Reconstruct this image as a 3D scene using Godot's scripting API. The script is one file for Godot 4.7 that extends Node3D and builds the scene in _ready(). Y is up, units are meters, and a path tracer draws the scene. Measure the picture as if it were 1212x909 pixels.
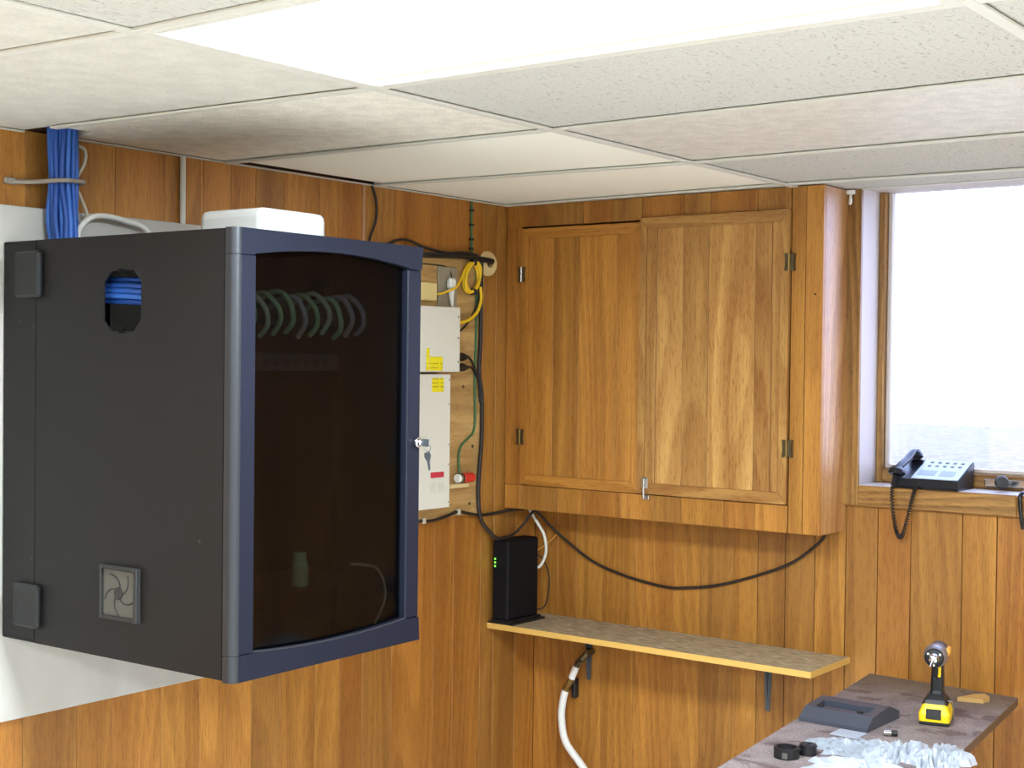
extends Node3D

const H := 2.2
var rng := RandomNumberGenerator.new()
var tex := {}
var M := {}

# ------------------------------------------------------------------ mesh builder
class MB:
	var v := PackedVector3Array()
	var n := PackedVector3Array()
	var t := PackedVector2Array()
	var xf := Transform3D.IDENTITY
	var grain := "y"
	var us := Vector2(1.0 / 0.8, 1.0 / 2.4)
	var uo := Vector2.ZERO

	func puv(p: Vector3, m: Vector3) -> Vector2:
		var a := m.abs()
		var q := Vector2(p.x, p.y)
		if a.x >= a.y and a.x >= a.z:
			q = Vector2(p.y, p.z) if grain == "z" else Vector2(p.z, p.y)
		elif a.y >= a.z:
			q = Vector2(p.z, p.x) if grain == "x" else Vector2(p.x, p.z)
		else:
			q = Vector2(p.y, p.x) if grain == "x" else Vector2(p.x, p.y)
		return q * us + uo

	func vert(p: Vector3, m: Vector3, q: Vector2) -> void:
		v.append(xf * p)
		n.append((xf.basis * m).normalized())
		t.append(q)

	func tri(a: Vector3, b: Vector3, c: Vector3, na: Vector3, nb: Vector3, nc: Vector3) -> void:
		var f := (b - a).cross(c - a)
		var m := (na + nb + nc).normalized()
		if f.dot(m) > 0.0:
			vert(a, na, puv(a, m)); vert(c, nc, puv(c, m)); vert(b, nb, puv(b, m))
		else:
			vert(a, na, puv(a, m)); vert(b, nb, puv(b, m)); vert(c, nc, puv(c, m))

	func poly(p: Array, m: Vector3) -> void:
		for i in range(1, p.size() - 1):
			tri(p[0], p[i], p[i + 1], m, m, m)

	func box(a: Vector3, b: Vector3, bev := 0.0) -> void:
		var c := (a + b) * 0.5
		var h := ((b - a) * 0.5).abs()
		bev = minf(bev, minf(h.x, minf(h.y, h.z)) * 0.9)
		for ax in 3:
			var u := (ax + 1) % 3
			var w := (ax + 2) % 3
			for s in [-1.0, 1.0]:
				var m := Vector3.ZERO
				m[ax] = s
				var pts := []
				for k in [[-1, -1], [1, -1], [1, 1], [-1, 1]]:
					var p := c
					p[ax] += s * h[ax]
					p[u] += k[0] * (h[u] - bev)
					p[w] += k[1] * (h[w] - bev)
					pts.append(p)
				poly(pts, m)
				if bev > 0.0:
					for s2 in [-1.0, 1.0]:
						var m2 := Vector3.ZERO
						m2[ax] = s
						m2[u] = s2
						var e := []
						for k in [[0, -1], [0, 1], [1, 1], [1, -1]]:
							var p := c
							p[ax] += s * (h[ax] - (bev if k[0] == 1 else 0.0))
							p[u] += s2 * (h[u] - (bev if k[0] == 0 else 0.0))
							p[w] += k[1] * (h[w] - bev)
							e.append(p)
						poly(e, m2.normalized())
		if bev > 0.0:
			for sx in [-1.0, 1.0]:
				for sy in [-1.0, 1.0]:
					for sz in [-1.0, 1.0]:
						var s := Vector3(sx, sy, sz)
						var q := []
						for ax in 3:
							var p := c
							for k in 3:
								p[k] += s[k] * (h[k] - (0.0 if k == ax else bev))
							q.append(p)
						poly(q, s.normalized())

	# polygon in the local xy plane, extruded along z
	func prism(pg: PackedVector2Array, z0: float, z1: float, smooth := false) -> void:
		var ix := Geometry2D.triangulate_polygon(pg)
		for i in range(0, ix.size(), 3):
			for s in 2:
				var z := z1 if s == 1 else z0
				var m := Vector3(0, 0, 1 if s == 1 else -1)
				var a := pg[ix[i]]
				var b := pg[ix[i + 1]]
				var c := pg[ix[i + 2]]
				tri(Vector3(a.x, a.y, z), Vector3(b.x, b.y, z), Vector3(c.x, c.y, z), m, m, m)
		var cw := Geometry2D.is_polygon_clockwise(pg)
		var k := pg.size()
		var nr := []
		for i in k:
			var e := pg[(i + 1) % k] - pg[i]
			var o := Vector2(e.y, -e.x).normalized()
			nr.append(-o if cw else o)
		for i in k:
			var a := pg[i]
			var b := pg[(i + 1) % k]
			var o: Vector2 = nr[i]
			var pa: Vector2 = o
			var pb: Vector2 = o
			if smooth:
				if o.dot(nr[(i + k - 1) % k]) > 0.6:
					pa = (o + nr[(i + k - 1) % k]).normalized()
				if o.dot(nr[(i + 1) % k]) > 0.6:
					pb = (o + nr[(i + 1) % k]).normalized()
			var na := Vector3(pa.x, pa.y, 0)
			var nb := Vector3(pb.x, pb.y, 0)
			tri(Vector3(a.x, a.y, z0), Vector3(b.x, b.y, z0), Vector3(b.x, b.y, z1), na, nb, nb)
			tri(Vector3(a.x, a.y, z0), Vector3(b.x, b.y, z1), Vector3(a.x, a.y, z1), na, nb, na)

	# profile of (radius, height) turned round local y
	func lathe(pr: Array, sides := 20) -> void:
		for i in pr.size() - 1:
			var a: Vector2 = pr[i]
			var b: Vector2 = pr[i + 1]
			var e := b - a
			if e.length() < 1e-7:
				continue
			var o := Vector2(e.y, -e.x).normalized()
			for k in sides:
				var f0 := TAU * k / sides
				var f1 := TAU * (k + 1) / sides
				var d0 := Vector3(cos(f0), 0, sin(f0))
				var d1 := Vector3(cos(f1), 0, sin(f1))
				var n0 := d0 * o.x + Vector3(0, o.y, 0)
				var n1 := d1 * o.x + Vector3(0, o.y, 0)
				var p00 := d0 * a.x + Vector3(0, a.y, 0)
				var p01 := d1 * a.x + Vector3(0, a.y, 0)
				var p10 := d0 * b.x + Vector3(0, b.y, 0)
				var p11 := d1 * b.x + Vector3(0, b.y, 0)
				if a.x > 1e-6:
					tri(p00, p01, p11, n0, n1, n1)
				if b.x > 1e-6:
					tri(p00, p11, p10, n0, n1, n0)

	func cyl(r: float, y0: float, y1: float, bev := 0.0, sides := 20) -> void:
		lathe([Vector2(0, y0), Vector2(r - bev, y0), Vector2(r, y0 + bev), Vector2(r, y1 - bev), Vector2(r - bev, y1), Vector2(0, y1)], sides)

	func tube(p: Array, r: float, sides := 8, r_end := -1.0) -> void:
		var k := p.size()
		var rings := []
		var nors := []
		var up := Vector3.ZERO
		for i in k:
			var d: Vector3 = (p[mini(i + 1, k - 1)] - p[maxi(i - 1, 0)]).normalized()
			if up == Vector3.ZERO:
				up = d.cross(Vector3(0.31, 0.5, 0.81)).normalized()
			up = (up - d * up.dot(d)).normalized()
			var sd := d.cross(up)
			var rr := r if r_end < 0.0 else lerpf(r, r_end, float(i) / (k - 1))
			var ring := []
			var nn := []
			for j in sides:
				var o := up * cos(TAU * j / sides) + sd * sin(TAU * j / sides)
				nn.append(o)
				ring.append(p[i] + o * rr)
			rings.append(ring)
			nors.append(nn)
		for i in k - 1:
			for j in sides:
				var l := (j + 1) % sides
				tri(rings[i][j], rings[i + 1][j], rings[i + 1][l], nors[i][j], nors[i + 1][j], nors[i + 1][l])
				tri(rings[i][j], rings[i + 1][l], rings[i][l], nors[i][j], nors[i + 1][l], nors[i][l])
		poly(rings[0], (p[0] - p[1]).normalized())
		poly(rings[k - 1], (p[k - 1] - p[k - 2]).normalized())

	func mesh() -> ArrayMesh:
		var a := []
		a.resize(Mesh.ARRAY_MAX)
		a[Mesh.ARRAY_VERTEX] = v
		a[Mesh.ARRAY_NORMAL] = n
		a[Mesh.ARRAY_TEX_UV] = t
		var m := ArrayMesh.new()
		m.add_surface_from_arrays(Mesh.PRIMITIVE_TRIANGLES, a)
		return m

# ------------------------------------------------------------------ helpers
func mb(grain := "y", random := true) -> MB:
	var b := MB.new()
	b.grain = grain
	if random:
		b.uo = Vector2(rng.randf(), rng.randf() * 0.08)
	return b

var used := {}
func numbered(s: String) -> String:
	if not used.has(s):
		used[s] = 0
		return s
	used[s] += 1
	return "%s_%03d" % [s, used[s]]

func put(called: String, b: MB, m: Material, parent: Node = self) -> MeshInstance3D:
	var o := MeshInstance3D.new()
	o.mesh = b.mesh()
	o.material_override = m
	o.cast_shadow = GeometryInstance3D.SHADOW_CASTING_SETTING_ON
	if parent == self:
		o.name = numbered(called)
	else:
		var c := 0
		var s := called
		while parent.has_node(s):
			c += 1
			s = "%s_%03d" % [called, c]
		o.name = s
	parent.add_child(o, true)
	return o

func tag(o: Node, label: String, category: String, group := "") -> Node:
	o.set_meta("label", label)
	o.set_meta("category", category)
	if group:
		o.set_meta("group", group)
	return o

func thing(called: String, label: String, category: String, at := Vector3.ZERO, turn := 0.0, group := "") -> Node3D:
	var o := Node3D.new()
	o.name = numbered(called)
	add_child(o, true)
	o.position = at
	o.rotation.y = turn
	tag(o, label, category, group)
	return o

func struct(called: String, b: MB, m: Material) -> MeshInstance3D:
	var o := put(called, b, m)
	o.set_meta("kind", "structure")
	return o

func part_at(parent: Node3D, called: String, b: MB, m: Material, into: Node3D = null) -> MeshInstance3D:
	# geometry given in world coordinates below a thing that stands at its own base
	b.xf = Transform3D.IDENTITY
	var inv := parent.transform.affine_inverse()
	for i in b.v.size():
		b.v[i] = inv * b.v[i]
		b.n[i] = inv.basis * b.n[i]
	return put(called, b, m, into if into else parent)

func flow(p: Array, per := 6) -> Array:
	var out := []
	for i in p.size() - 1:
		var a: Vector3 = p[maxi(i - 1, 0)]
		var b: Vector3 = p[i]
		var c: Vector3 = p[i + 1]
		var d: Vector3 = p[mini(i + 2, p.size() - 1)]
		for k in per:
			out.append(b.cubic_interpolate(c, a, d, float(k) / per))
	out.append(p[p.size() - 1])
	return out

func at_up(origin: Vector3, up: Vector3) -> Transform3D:
	# local y along «up»
	var y := up.normalized()
	var x := y.cross(Vector3(0.13, 0.2, 0.97)).normalized()
	return Transform3D(Basis(x, y, x.cross(y)), origin)

func cable(called: String, label: String, category: String, pts: Array, r: float, m: Material, group := "", sides := 8) -> MeshInstance3D:
	var b := mb()
	b.tube(flow(pts), r, sides)
	var o := put(called, b, m)
	tag(o, label, category, group)
	return o

# ------------------------------------------------------------------ textures and materials
func fn(s: int, octaves := 1) -> FastNoiseLite:
	var f := FastNoiseLite.new()
	f.seed = s
	f.noise_type = FastNoiseLite.TYPE_SIMPLEX
	f.frequency = 1.0
	f.fractal_type = FastNoiseLite.FRACTAL_FBM if octaves > 1 else FastNoiseLite.FRACTAL_NONE
	f.fractal_octaves = octaves
	return f

func as_tex(im: Image) -> ImageTexture:
	im.generate_mipmaps()
	return ImageTexture.create_from_image(im)

func wood(w: int, h: int, wm: float, hm: float, sd: int, dark: Color, light: Color, rings: float, contrast: float) -> ImageTexture:
	var im := Image.create(w, h, false, Image.FORMAT_RGB8)
	var a := fn(sd)
	var b := fn(sd + 1)
	var c := fn(sd + 2)
	var d := fn(sd + 3)
	var e := fn(sd + 4)
	for j in h:
		var y := hm * j / h
		for i in w:
			var x := wm * i / w
			var ring := x * rings + 1.9 * a.get_noise_2d(x * 3.0, y * 0.32) + 0.12 * b.get_noise_2d(x * 14.0, y * 1.6)
			var f := fposmod(ring, 1.0)
			var band := smoothstep(0.0, 0.75, f) * (1.0 - smoothstep(0.86, 1.0, f))
			var streak := c.get_noise_2d(x * 170.0, y * 2.6)
			var pore := d.get_noise_2d(x * 420.0, y * 14.0)
			var broad := e.get_noise_2d(x * 9.0, y * 0.35)
			var k := 0.56 + contrast * (0.5 - band) + 0.1 * streak + 0.16 * broad
			if pore > 0.45:
				k -= (pore - 0.45) * 0.6
			im.set_pixel(i, j, dark.lerp(light, clampf(k, 0.0, 1.0)))
	return as_tex(im)

func blotch(w: int, h: int, sd: int, f: Callable) -> ImageTexture:
	var im := Image.create(w, h, false, Image.FORMAT_RGB8)
	var a := fn(sd, 4)
	var b := fn(sd + 1, 3)
	var c := fn(sd + 2)
	for j in h:
		for i in w:
			im.set_pixel(i, j, f.call(float(i) / w, float(j) / h, a, b, c))
	return as_tex(im)

func flat(col: Color, rough := 0.6, metal := 0.0, spec := 0.5) -> StandardMaterial3D:
	var m := StandardMaterial3D.new()
	m.albedo_color = col
	m.roughness = rough
	m.metallic = metal
	m.metallic_specular = spec
	return m

func textured(tx: Texture2D, tint := Color.WHITE, rough := 0.5) -> StandardMaterial3D:
	var m := flat(tint, rough)
	m.albedo_texture = tx
	return m

func c8(r: int, g: int, b: int) -> Color:
	return Color8(r, g, b)

func make_materials() -> void:
	tex.oak = wood(384, 1024, 0.8, 2.4, 11, c8(138, 84, 29), c8(213, 150, 68), 13.0, 0.2)
	tex.oak_pale = wood(256, 640, 0.8, 2.4, 31, c8(148, 94, 45), c8(225, 177, 106), 8.0, 0.26)
	tex.casing = wood(128, 512, 0.4, 1.2, 51, c8(122, 82, 38), c8(198, 150, 82), 30.0, 0.5)
	tex.ply = wood(256, 512, 0.8, 1.6, 81, c8(150, 112, 62), c8(206, 168, 108), 9.0, 0.3)
	var tones := [Color(1, 1, 1), Color(0.9, 0.87, 0.84), Color(0.96, 0.97, 0.95), Color(0.87, 0.88, 0.9)]
	M.oak = []
	for c in tones:
		M.oak.append(textured(tex.oak, c, 0.42))
	M.door = [textured(tex.oak, Color(1.0, 1.0, 1.0), 0.38), textured(tex.oak_pale, Color(0.98, 0.98, 0.96), 0.38), textured(tex.oak, Color(0.92, 0.93, 0.94), 0.38), textured(tex.oak_pale, Color(0.88, 0.86, 0.82), 0.38)]
	M.gloss_oak = textured(tex.oak_pale, Color(0.98, 0.96, 1.0), 0.4)  # paler lavender tint puts the daylight sheen into the colour
	M.gloss_oak.metallic_specular = 1.0
	M.casing = textured(tex.casing, Color(0.88, 0.86, 0.82), 0.42)
	M.casing.uv1_scale = Vector3(2, 2, 1)
	M.ply = textured(tex.ply, Color.WHITE, 0.7)
	M.groove = flat(c8(84, 50, 24), 0.8)
	M.tile_plain = textured(blotch(256, 256, 5, func(u, v, a, b, c):
		var k: float = 0.83 + 0.03 * a.get_noise_2d(u * 40, v * 40) + 0.03 * b.get_noise_2d(u * 6, v * 6)
		return Color(k * 0.985, k * 0.96, k * 0.9)), Color.WHITE, 0.85)
	M.tile_pitted = textured(blotch(512, 512, 25, func(u, v, a, b, c):
		var k: float = 0.79 + 0.02 * a.get_noise_2d(u * 40, v * 40)
		var p: float = c.get_noise_2d(u * 46 + 0.7 * b.get_noise_2d(u * 9, v * 9), v * 22 + 0.9 * b.get_noise_2d(u * 9 + 50, v * 9))
		if p > 0.79:
			k -= 0.11
		return Color(k * 0.985, k * 0.965, k * 0.915)), Color.WHITE, 0.85)
	M.tile_rough = textured(blotch(512, 256, 35, func(u, v, a, b, c):
		var k: float = 0.95 + 0.07 * a.get_noise_2d(u * 60, v * 60) + 0.05 * b.get_noise_2d(u * 8, v * 8)
		return Color(k * 0.985, k * 0.955, k * 0.91)), Color.WHITE, 0.45)
	M.tile_brightened = flat(c8(250, 244, 228), 0.85)  # whiter albedo makes up for missing light in the dim corner
	M.tile_mottled = M.tile_rough.duplicate()
	M.tile_rough.albedo_color = Color(1.0, 1.0, 0.98)
	M.tile_mottled.albedo_color = Color(0.9, 0.9, 0.9)
	M.rail = flat(c8(214, 210, 198), 0.5)
	M.plain_wall = flat(c8(222, 218, 208), 0.9)
	M.concrete = flat(c8(120, 116, 110), 0.9)
	M.bounce_floor = flat(c8(236, 234, 230), 0.6)  # unseen floor, whitened to bounce light up to the ceiling
	M.paint_white = flat(c8(198, 186, 180), 0.5)
	M.board = textured(blotch(128, 128, 61, func(u, v, a, b, c):
		var k: float = 0.76 + 0.03 * a.get_noise_2d(u * 5, v * 5)
		return Color(k * 0.97, k * 0.945, k * 0.9)), Color.WHITE, 0.55)
	M.rack = flat(c8(28, 26, 25), 0.5, 0.0, 0.35)
	M.edge_glint = flat(c8(50, 51, 54), 0.34, 0.3)  # greyer than the door so its highlight sits in the colour
	M.rack_door = flat(c8(24, 27, 39), 0.45, 0.0, 0.34)
	M.rack_edge = flat(c8(31, 31, 31), 0.4, 0.0, 0.4)
	M.rack_in = flat(c8(15, 15, 16), 0.9, 0.0, 0.2)
	M.fan_grey = flat(c8(90, 87, 79), 0.7)
	M.strap = flat(c8(150, 140, 128), 0.5)
	M.fan_dark = flat(c8(35, 34, 32), 0.6)
	M.tint = flat(Color(0.012, 0.011, 0.012, 0.6), 0.06, 0.0, 0.28)
	M.tint.transparency = BaseMaterial3D.TRANSPARENCY_ALPHA
	M.glass = flat(Color(0.9, 0.95, 0.97, 0.06), 0.02)
	M.glass.transparency = BaseMaterial3D.TRANSPARENCY_ALPHA
	M.chrome = flat(c8(206, 204, 202), 0.22, 1.0)
	M.steel = flat(c8(128, 130, 134), 0.4, 0.8)
	M.bracket = flat(c8(88, 94, 100), 0.5, 0.25)
	M.brass = flat(c8(150, 122, 66), 0.38, 0.85)
	M.bronze = flat(c8(106, 92, 68), 0.45, 0.8)
	M.white_plastic = flat(c8(236, 234, 228), 0.45)
	M.white_metal = flat(c8(222, 218, 206), 0.5)
	M.beige = flat(c8(226, 204, 142), 0.6)
	M.cream = flat(c8(222, 196, 140), 0.6)
	M.black = flat(c8(22, 21, 22), 0.5)
	M.modem = flat(c8(15, 14, 18), 0.65, 0.0, 0.3)
	M.black_gloss = flat(c8(20, 21, 26), 0.3)
	M.cord = flat(c8(38, 28, 24), 0.55)
	M.blue = [flat(c8(44, 92, 176), 0.5), flat(c8(58, 108, 194), 0.5), flat(c8(36, 78, 158), 0.5)]
	M.white_cable = flat(c8(226, 222, 212), 0.5)
	M.grey_cable = flat(c8(190, 178, 156), 0.5)
	M.pale_wire = flat(c8(176, 132, 96), 0.6)
	M.yellow = flat(c8(236, 192, 28), 0.5)
	M.tan_wire = flat(c8(206, 140, 60), 0.6)
	M.green_wire = flat(c8(58, 104, 64), 0.5)
	M.dark_green = flat(c8(60, 74, 52), 0.6)
	M.tool_yellow = flat(c8(244, 204, 16), 0.45)
	M.red = flat(c8(206, 48, 34), 0.5)
	M.orange = flat(c8(238, 170, 70), 0.5)
	M.phone_face = flat(c8(176, 190, 206), 0.35)
	M.phone_key = flat(c8(120, 120, 112), 0.5)
	M.phone_grey = flat(c8(150, 162, 180), 0.5)
	M.patch = [flat(c8(150, 196, 150), 0.5), flat(c8(176, 204, 176), 0.5), flat(c8(160, 168, 176), 0.5)]
	M.switch_grey = flat(c8(74, 76, 78), 0.5)
	M.canister = flat(c8(120, 156, 118), 0.5)
	M.bag = flat(Color(0.70, 0.73, 0.77, 0.55), 0.3)
	M.bag.transparency = BaseMaterial3D.TRANSPARENCY_ALPHA
	M.bag_white = flat(Color(0.72, 0.74, 0.78, 0.8), 0.4)
	M.bag_white.transparency = BaseMaterial3D.TRANSPARENCY_ALPHA
	M.ground = textured(blotch(256, 256, 91, func(u, v, a, b, c):
		var k: float = 0.40 + 0.12 * a.get_noise_2d(u * 30, v * 30) + 0.05 * b.get_noise_2d(u * 8, v * 8)
		return Color(k * 1.12, k, k * 0.82)), Color.WHITE, 0.95)
	M.shelf_top = textured(blotch(512, 128, 71, func(u, v, a, b, c):
		var k: float = 0.5 + 0.12 * a.get_noise_2d(u * 12, v * 3) + 0.08 * b.get_noise_2d(u * 60, v * 15)
		var q := Color(0.58, 0.49, 0.36).lerp(Color(0.74, 0.66, 0.53), k)
		if c.get_noise_2d(u * 60, v * 15) > 0.66:
			q = Color(0.84, 0.78, 0.66)
		elif c.get_noise_2d(u * 40 + 90, v * 10) > 0.76:
			q = Color(0.30, 0.23, 0.17)
		return q), Color.WHITE, 0.85)
	M.shelf_edge = flat(c8(222, 176, 92), 0.6)
	M.bench = textured(blotch(512, 1024, 41, func(u, v, a, b, c):
		var k: float = a.get_noise_2d(u * 4, v * 10)
		var q := Color(0.60, 0.54, 0.51).lerp(Color(0.70, 0.65, 0.61), clampf(0.5 + k, 0, 1))
		var s: float = b.get_noise_2d(u * 3.2 + 20 + 0.4 * a.get_noise_2d(u * 3, v * 8), v * 13)
		q = q.lerp(Color(0.40, 0.31, 0.29), smoothstep(0.3, 0.62, s) * 0.6)
		var s2: float = absf(b.get_noise_2d(u * 2.4 + 70, v * 9 + 30))
		q = q.lerp(Color(0.42, 0.33, 0.31), smoothstep(0.05, 0.0, s2) * 0.35 * smoothstep(-0.1, 0.3, k))
		var g: float = smoothstep(0.2, 0.0, v)
		q = q.lerp(Color(0.52, 0.44, 0.33), g * 0.8)
		q = q * Color(0.97, 0.94, 0.97)
		q = q.darkened(0.2 + 0.1 * c.get_noise_2d(u * 90, v * 180))
		return q), Color.WHITE, 0.8)
	M.bench_edge = flat(c8(96, 72, 50), 0.7)
	M.chip = flat(c8(206, 164, 98), 0.7)
	M.leg = flat(c8(34, 30, 28), 0.5, 0.3)

# ------------------------------------------------------------------ main
func _ready() -> void:
	rng.seed = 7
	# camera
	var cam := Camera3D.new()
	cam.name = "camera"
	cam.transform = Transform3D(Basis(Vector3(0.79684, 0.01118, -0.60409), Vector3(-0.01907, 0.99980, -0.00665), Vector3(0.60389, 0.01682, 0.79689)), Vector3(3.09076, 1.64812, 4.23083))
	cam.fov = 30.34
	cam.near = 0.05
	cam.far = 100.0
	add_child(cam)
	cam.current = true
	# sky and exposure
	var env := Environment.new()
	var sky := Sky.new()
	var sm := ProceduralSkyMaterial.new()
	sm.sky_top_color = Color(0.70, 0.78, 1.0)
	sm.sky_horizon_color = Color(0.80, 0.84, 1.0)
	sm.ground_horizon_color = Color(0.80, 0.84, 1.0)
	sm.ground_bottom_color = Color(0.5, 0.5, 0.52)
	sm.sun_angle_max = 1.0
	sm.sky_energy_multiplier = 2.6
	sm.ground_energy_multiplier = 2.6
	sky.sky_material = sm
	env.background_mode = Environment.BG_SKY
	env.sky = sky
	env.tonemap_mode = Environment.TONE_MAPPER_LINEAR
	env.tonemap_exposure = 1.0
	env.sdfgi_enabled = true
	env.ssao_enabled = true
	env.ssil_enabled = true
	var we := WorldEnvironment.new()
	we.name = "world_environment"
	we.environment = env
	add_child(we)
	make_materials()
	ceiling_lights(9.2, Color(0.89, 0.955, 1.0))
	build_shell()
	build_window()
	build_ceiling()
	build_cabinet()
	build_rack()
	build_wall_board()
	build_shelf()
	build_bench()
	build_window_things()
	build_cables()

# ------------------------------------------------------------------ lights
func ceiling_lights(energy: float, col: Color) -> void:
	var em := flat(c8(250, 248, 240), 0.5)
	em.emission_enabled = true
	em.emission = Color(1.0, 0.96, 0.9)
	em.emission_energy_multiplier = 1.6
	var spots := [Vector2(1.73, 2.405), Vector2(4.17, 2.405), Vector2(1.73, 4.845), Vector2(4.17, 4.845)]
	for i in spots.size():
		var s: Vector2 = spots[i]
		var o := thing("ceiling_light", ["bright white fluorescent panel set in the ceiling grid above the black cabinet", "white fluorescent ceiling panel over the right half of the room", "white fluorescent ceiling panel behind the camera near the left wall", "white fluorescent ceiling panel behind the camera on the right"][i], "ceiling light", Vector3(s.x, H, s.y))
		var f := mb()
		for k in [[-0.603, -0.293, -0.575, 0.293], [0.575, -0.293, 0.603, 0.293], [-0.575, -0.293, 0.575, -0.271], [-0.575, 0.271, 0.575, 0.293]]:
			f.box(Vector3(k[0], -0.007, k[1]), Vector3(k[2], 0.06, k[3]), 0.002)
		f.box(Vector3(-0.603, 0.06, -0.293), Vector3(0.603, 0.07, 0.293))
		put("frame", f, M.rail, o)
		var d := mb()
		d.box(Vector3(-0.573, 0.006, -0.258), Vector3(0.573, 0.012, 0.269))
		put("diffuser", d, em, o)
		var l := AreaLight3D.new()
		l.name = "panel_glow"
		l.area_size = Vector2(1.13, 0.51)
		l.area_normalize_energy = true
		l.light_energy = energy
		l.light_color = col
		l.area_range = 14.0
		l.area_attenuation = 2.0
		l.shadow_enabled = true
		l.rotation.x = -PI / 2
		l.position = Vector3(0, 0.0045, 0)
		o.add_child(l)

# ------------------------------------------------------------------ room
func plank_run(parent: Node3D, edges: Array, make: Callable) -> void:
	for i in edges.size() - 1:
		make.call(edges[i], edges[i + 1], M.oak[rng.randi() % 4])

func build_shell() -> void:
	var b := mb()
	b.box(Vector3(-0.3, -0.2, -0.3), Vector3(6.3, 0.0, 7.5))
	struct("floor", b, M.bounce_floor)
	b = mb()
	b.box(Vector3(-0.25, 0, -0.258), Vector3(-0.008, 2.5, 7.5))
	var wl := struct("wall_left", b, M.groove)
	var e := [0.0, 0.12, 0.25, 0.324, 0.474, 0.577, 0.786, 0.925, 1.027, 1.135, 1.284, 1.395, 1.489, 1.592, 1.728, 1.89, 1.998, 2.158, 2.30, 2.405, 2.51, 2.67, 2.78, 2.94, 3.05, 3.25, 3.45, 3.65]
	plank_run(wl, e, func(z0, z1, m):
		var p := mb()
		p.box(Vector3(-0.008, 0.0, z0 + 0.0005), Vector3(0.0, 2.204, z1 - 0.0005), 0.0011)
		put("plank", p, m, wl))
	b = mb()
	b.box(Vector3(-0.008, 0, 3.66), Vector3(0, 2.3, 7.3))
	put("panelling", b, M.oak[0], wl)
	# back wall with the window opening
	b = mb()
	b.box(Vector3(-0.25, 0, -0.258), Vector3(6.3, 1.225, -0.008))
	b.box(Vector3(-0.25, 1.225, -0.258), Vector3(1.225, 2.5, -0.008))
	b.box(Vector3(2.17, 1.225, -0.258), Vector3(6.3, 2.5, -0.008))
	b.box(Vector3(1.225, 2.22, -0.258), Vector3(2.17, 2.5, -0.008))
	var wb := struct("wall_back", b, M.groove)
	e = [0.0, 0.105, 0.187, 0.30, 0.433, 0.594, 0.70, 0.826, 0.915, 1.015, 1.119, 1.225, 1.331, 1.438, 1.599, 1.703, 1.81, 1.96, 2.06, 2.17, 2.33, 2.44, 2.55, 2.70, 2.81, 3.02, 3.2]
	plank_run(wb, e, func(x0, x1, m):
		var p := mb()
		var top := 1.225 if x0 > 1.22 and x1 < 2.18 else 2.3
		var g := 0.0005 if x1 < 0.95 else 0.0011
		p.box(Vector3(x0 + g, 0.0, -0.008), Vector3(x1 - g, top, 0.0), 0.0012)
		put("plank", p, m, wb))
	b = mb()
	b.box(Vector3(3.21, 0, -0.008), Vector3(6.1, 2.3, 0))
	put("panelling", b, M.oak[1], wb)
	b = mb()
	b.box(Vector3(6.1, 0, -0.258), Vector3(6.3, 2.5, 7.5))
	struct("wall_right", b, M.plain_wall)
	b = mb()
	b.box(Vector3(-0.25, 0, 7.3), Vector3(6.3, 2.5, 7.5))
	struct("wall_front", b, M.plain_wall)
	# ground outside the window
	b = mb()
	b.us = Vector2(0.8, 0.8)
	b.box(Vector3(-9, 0.9, -6.2), Vector3(7, 1.2, -0.26))
	struct("ground", b, M.ground)

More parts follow.
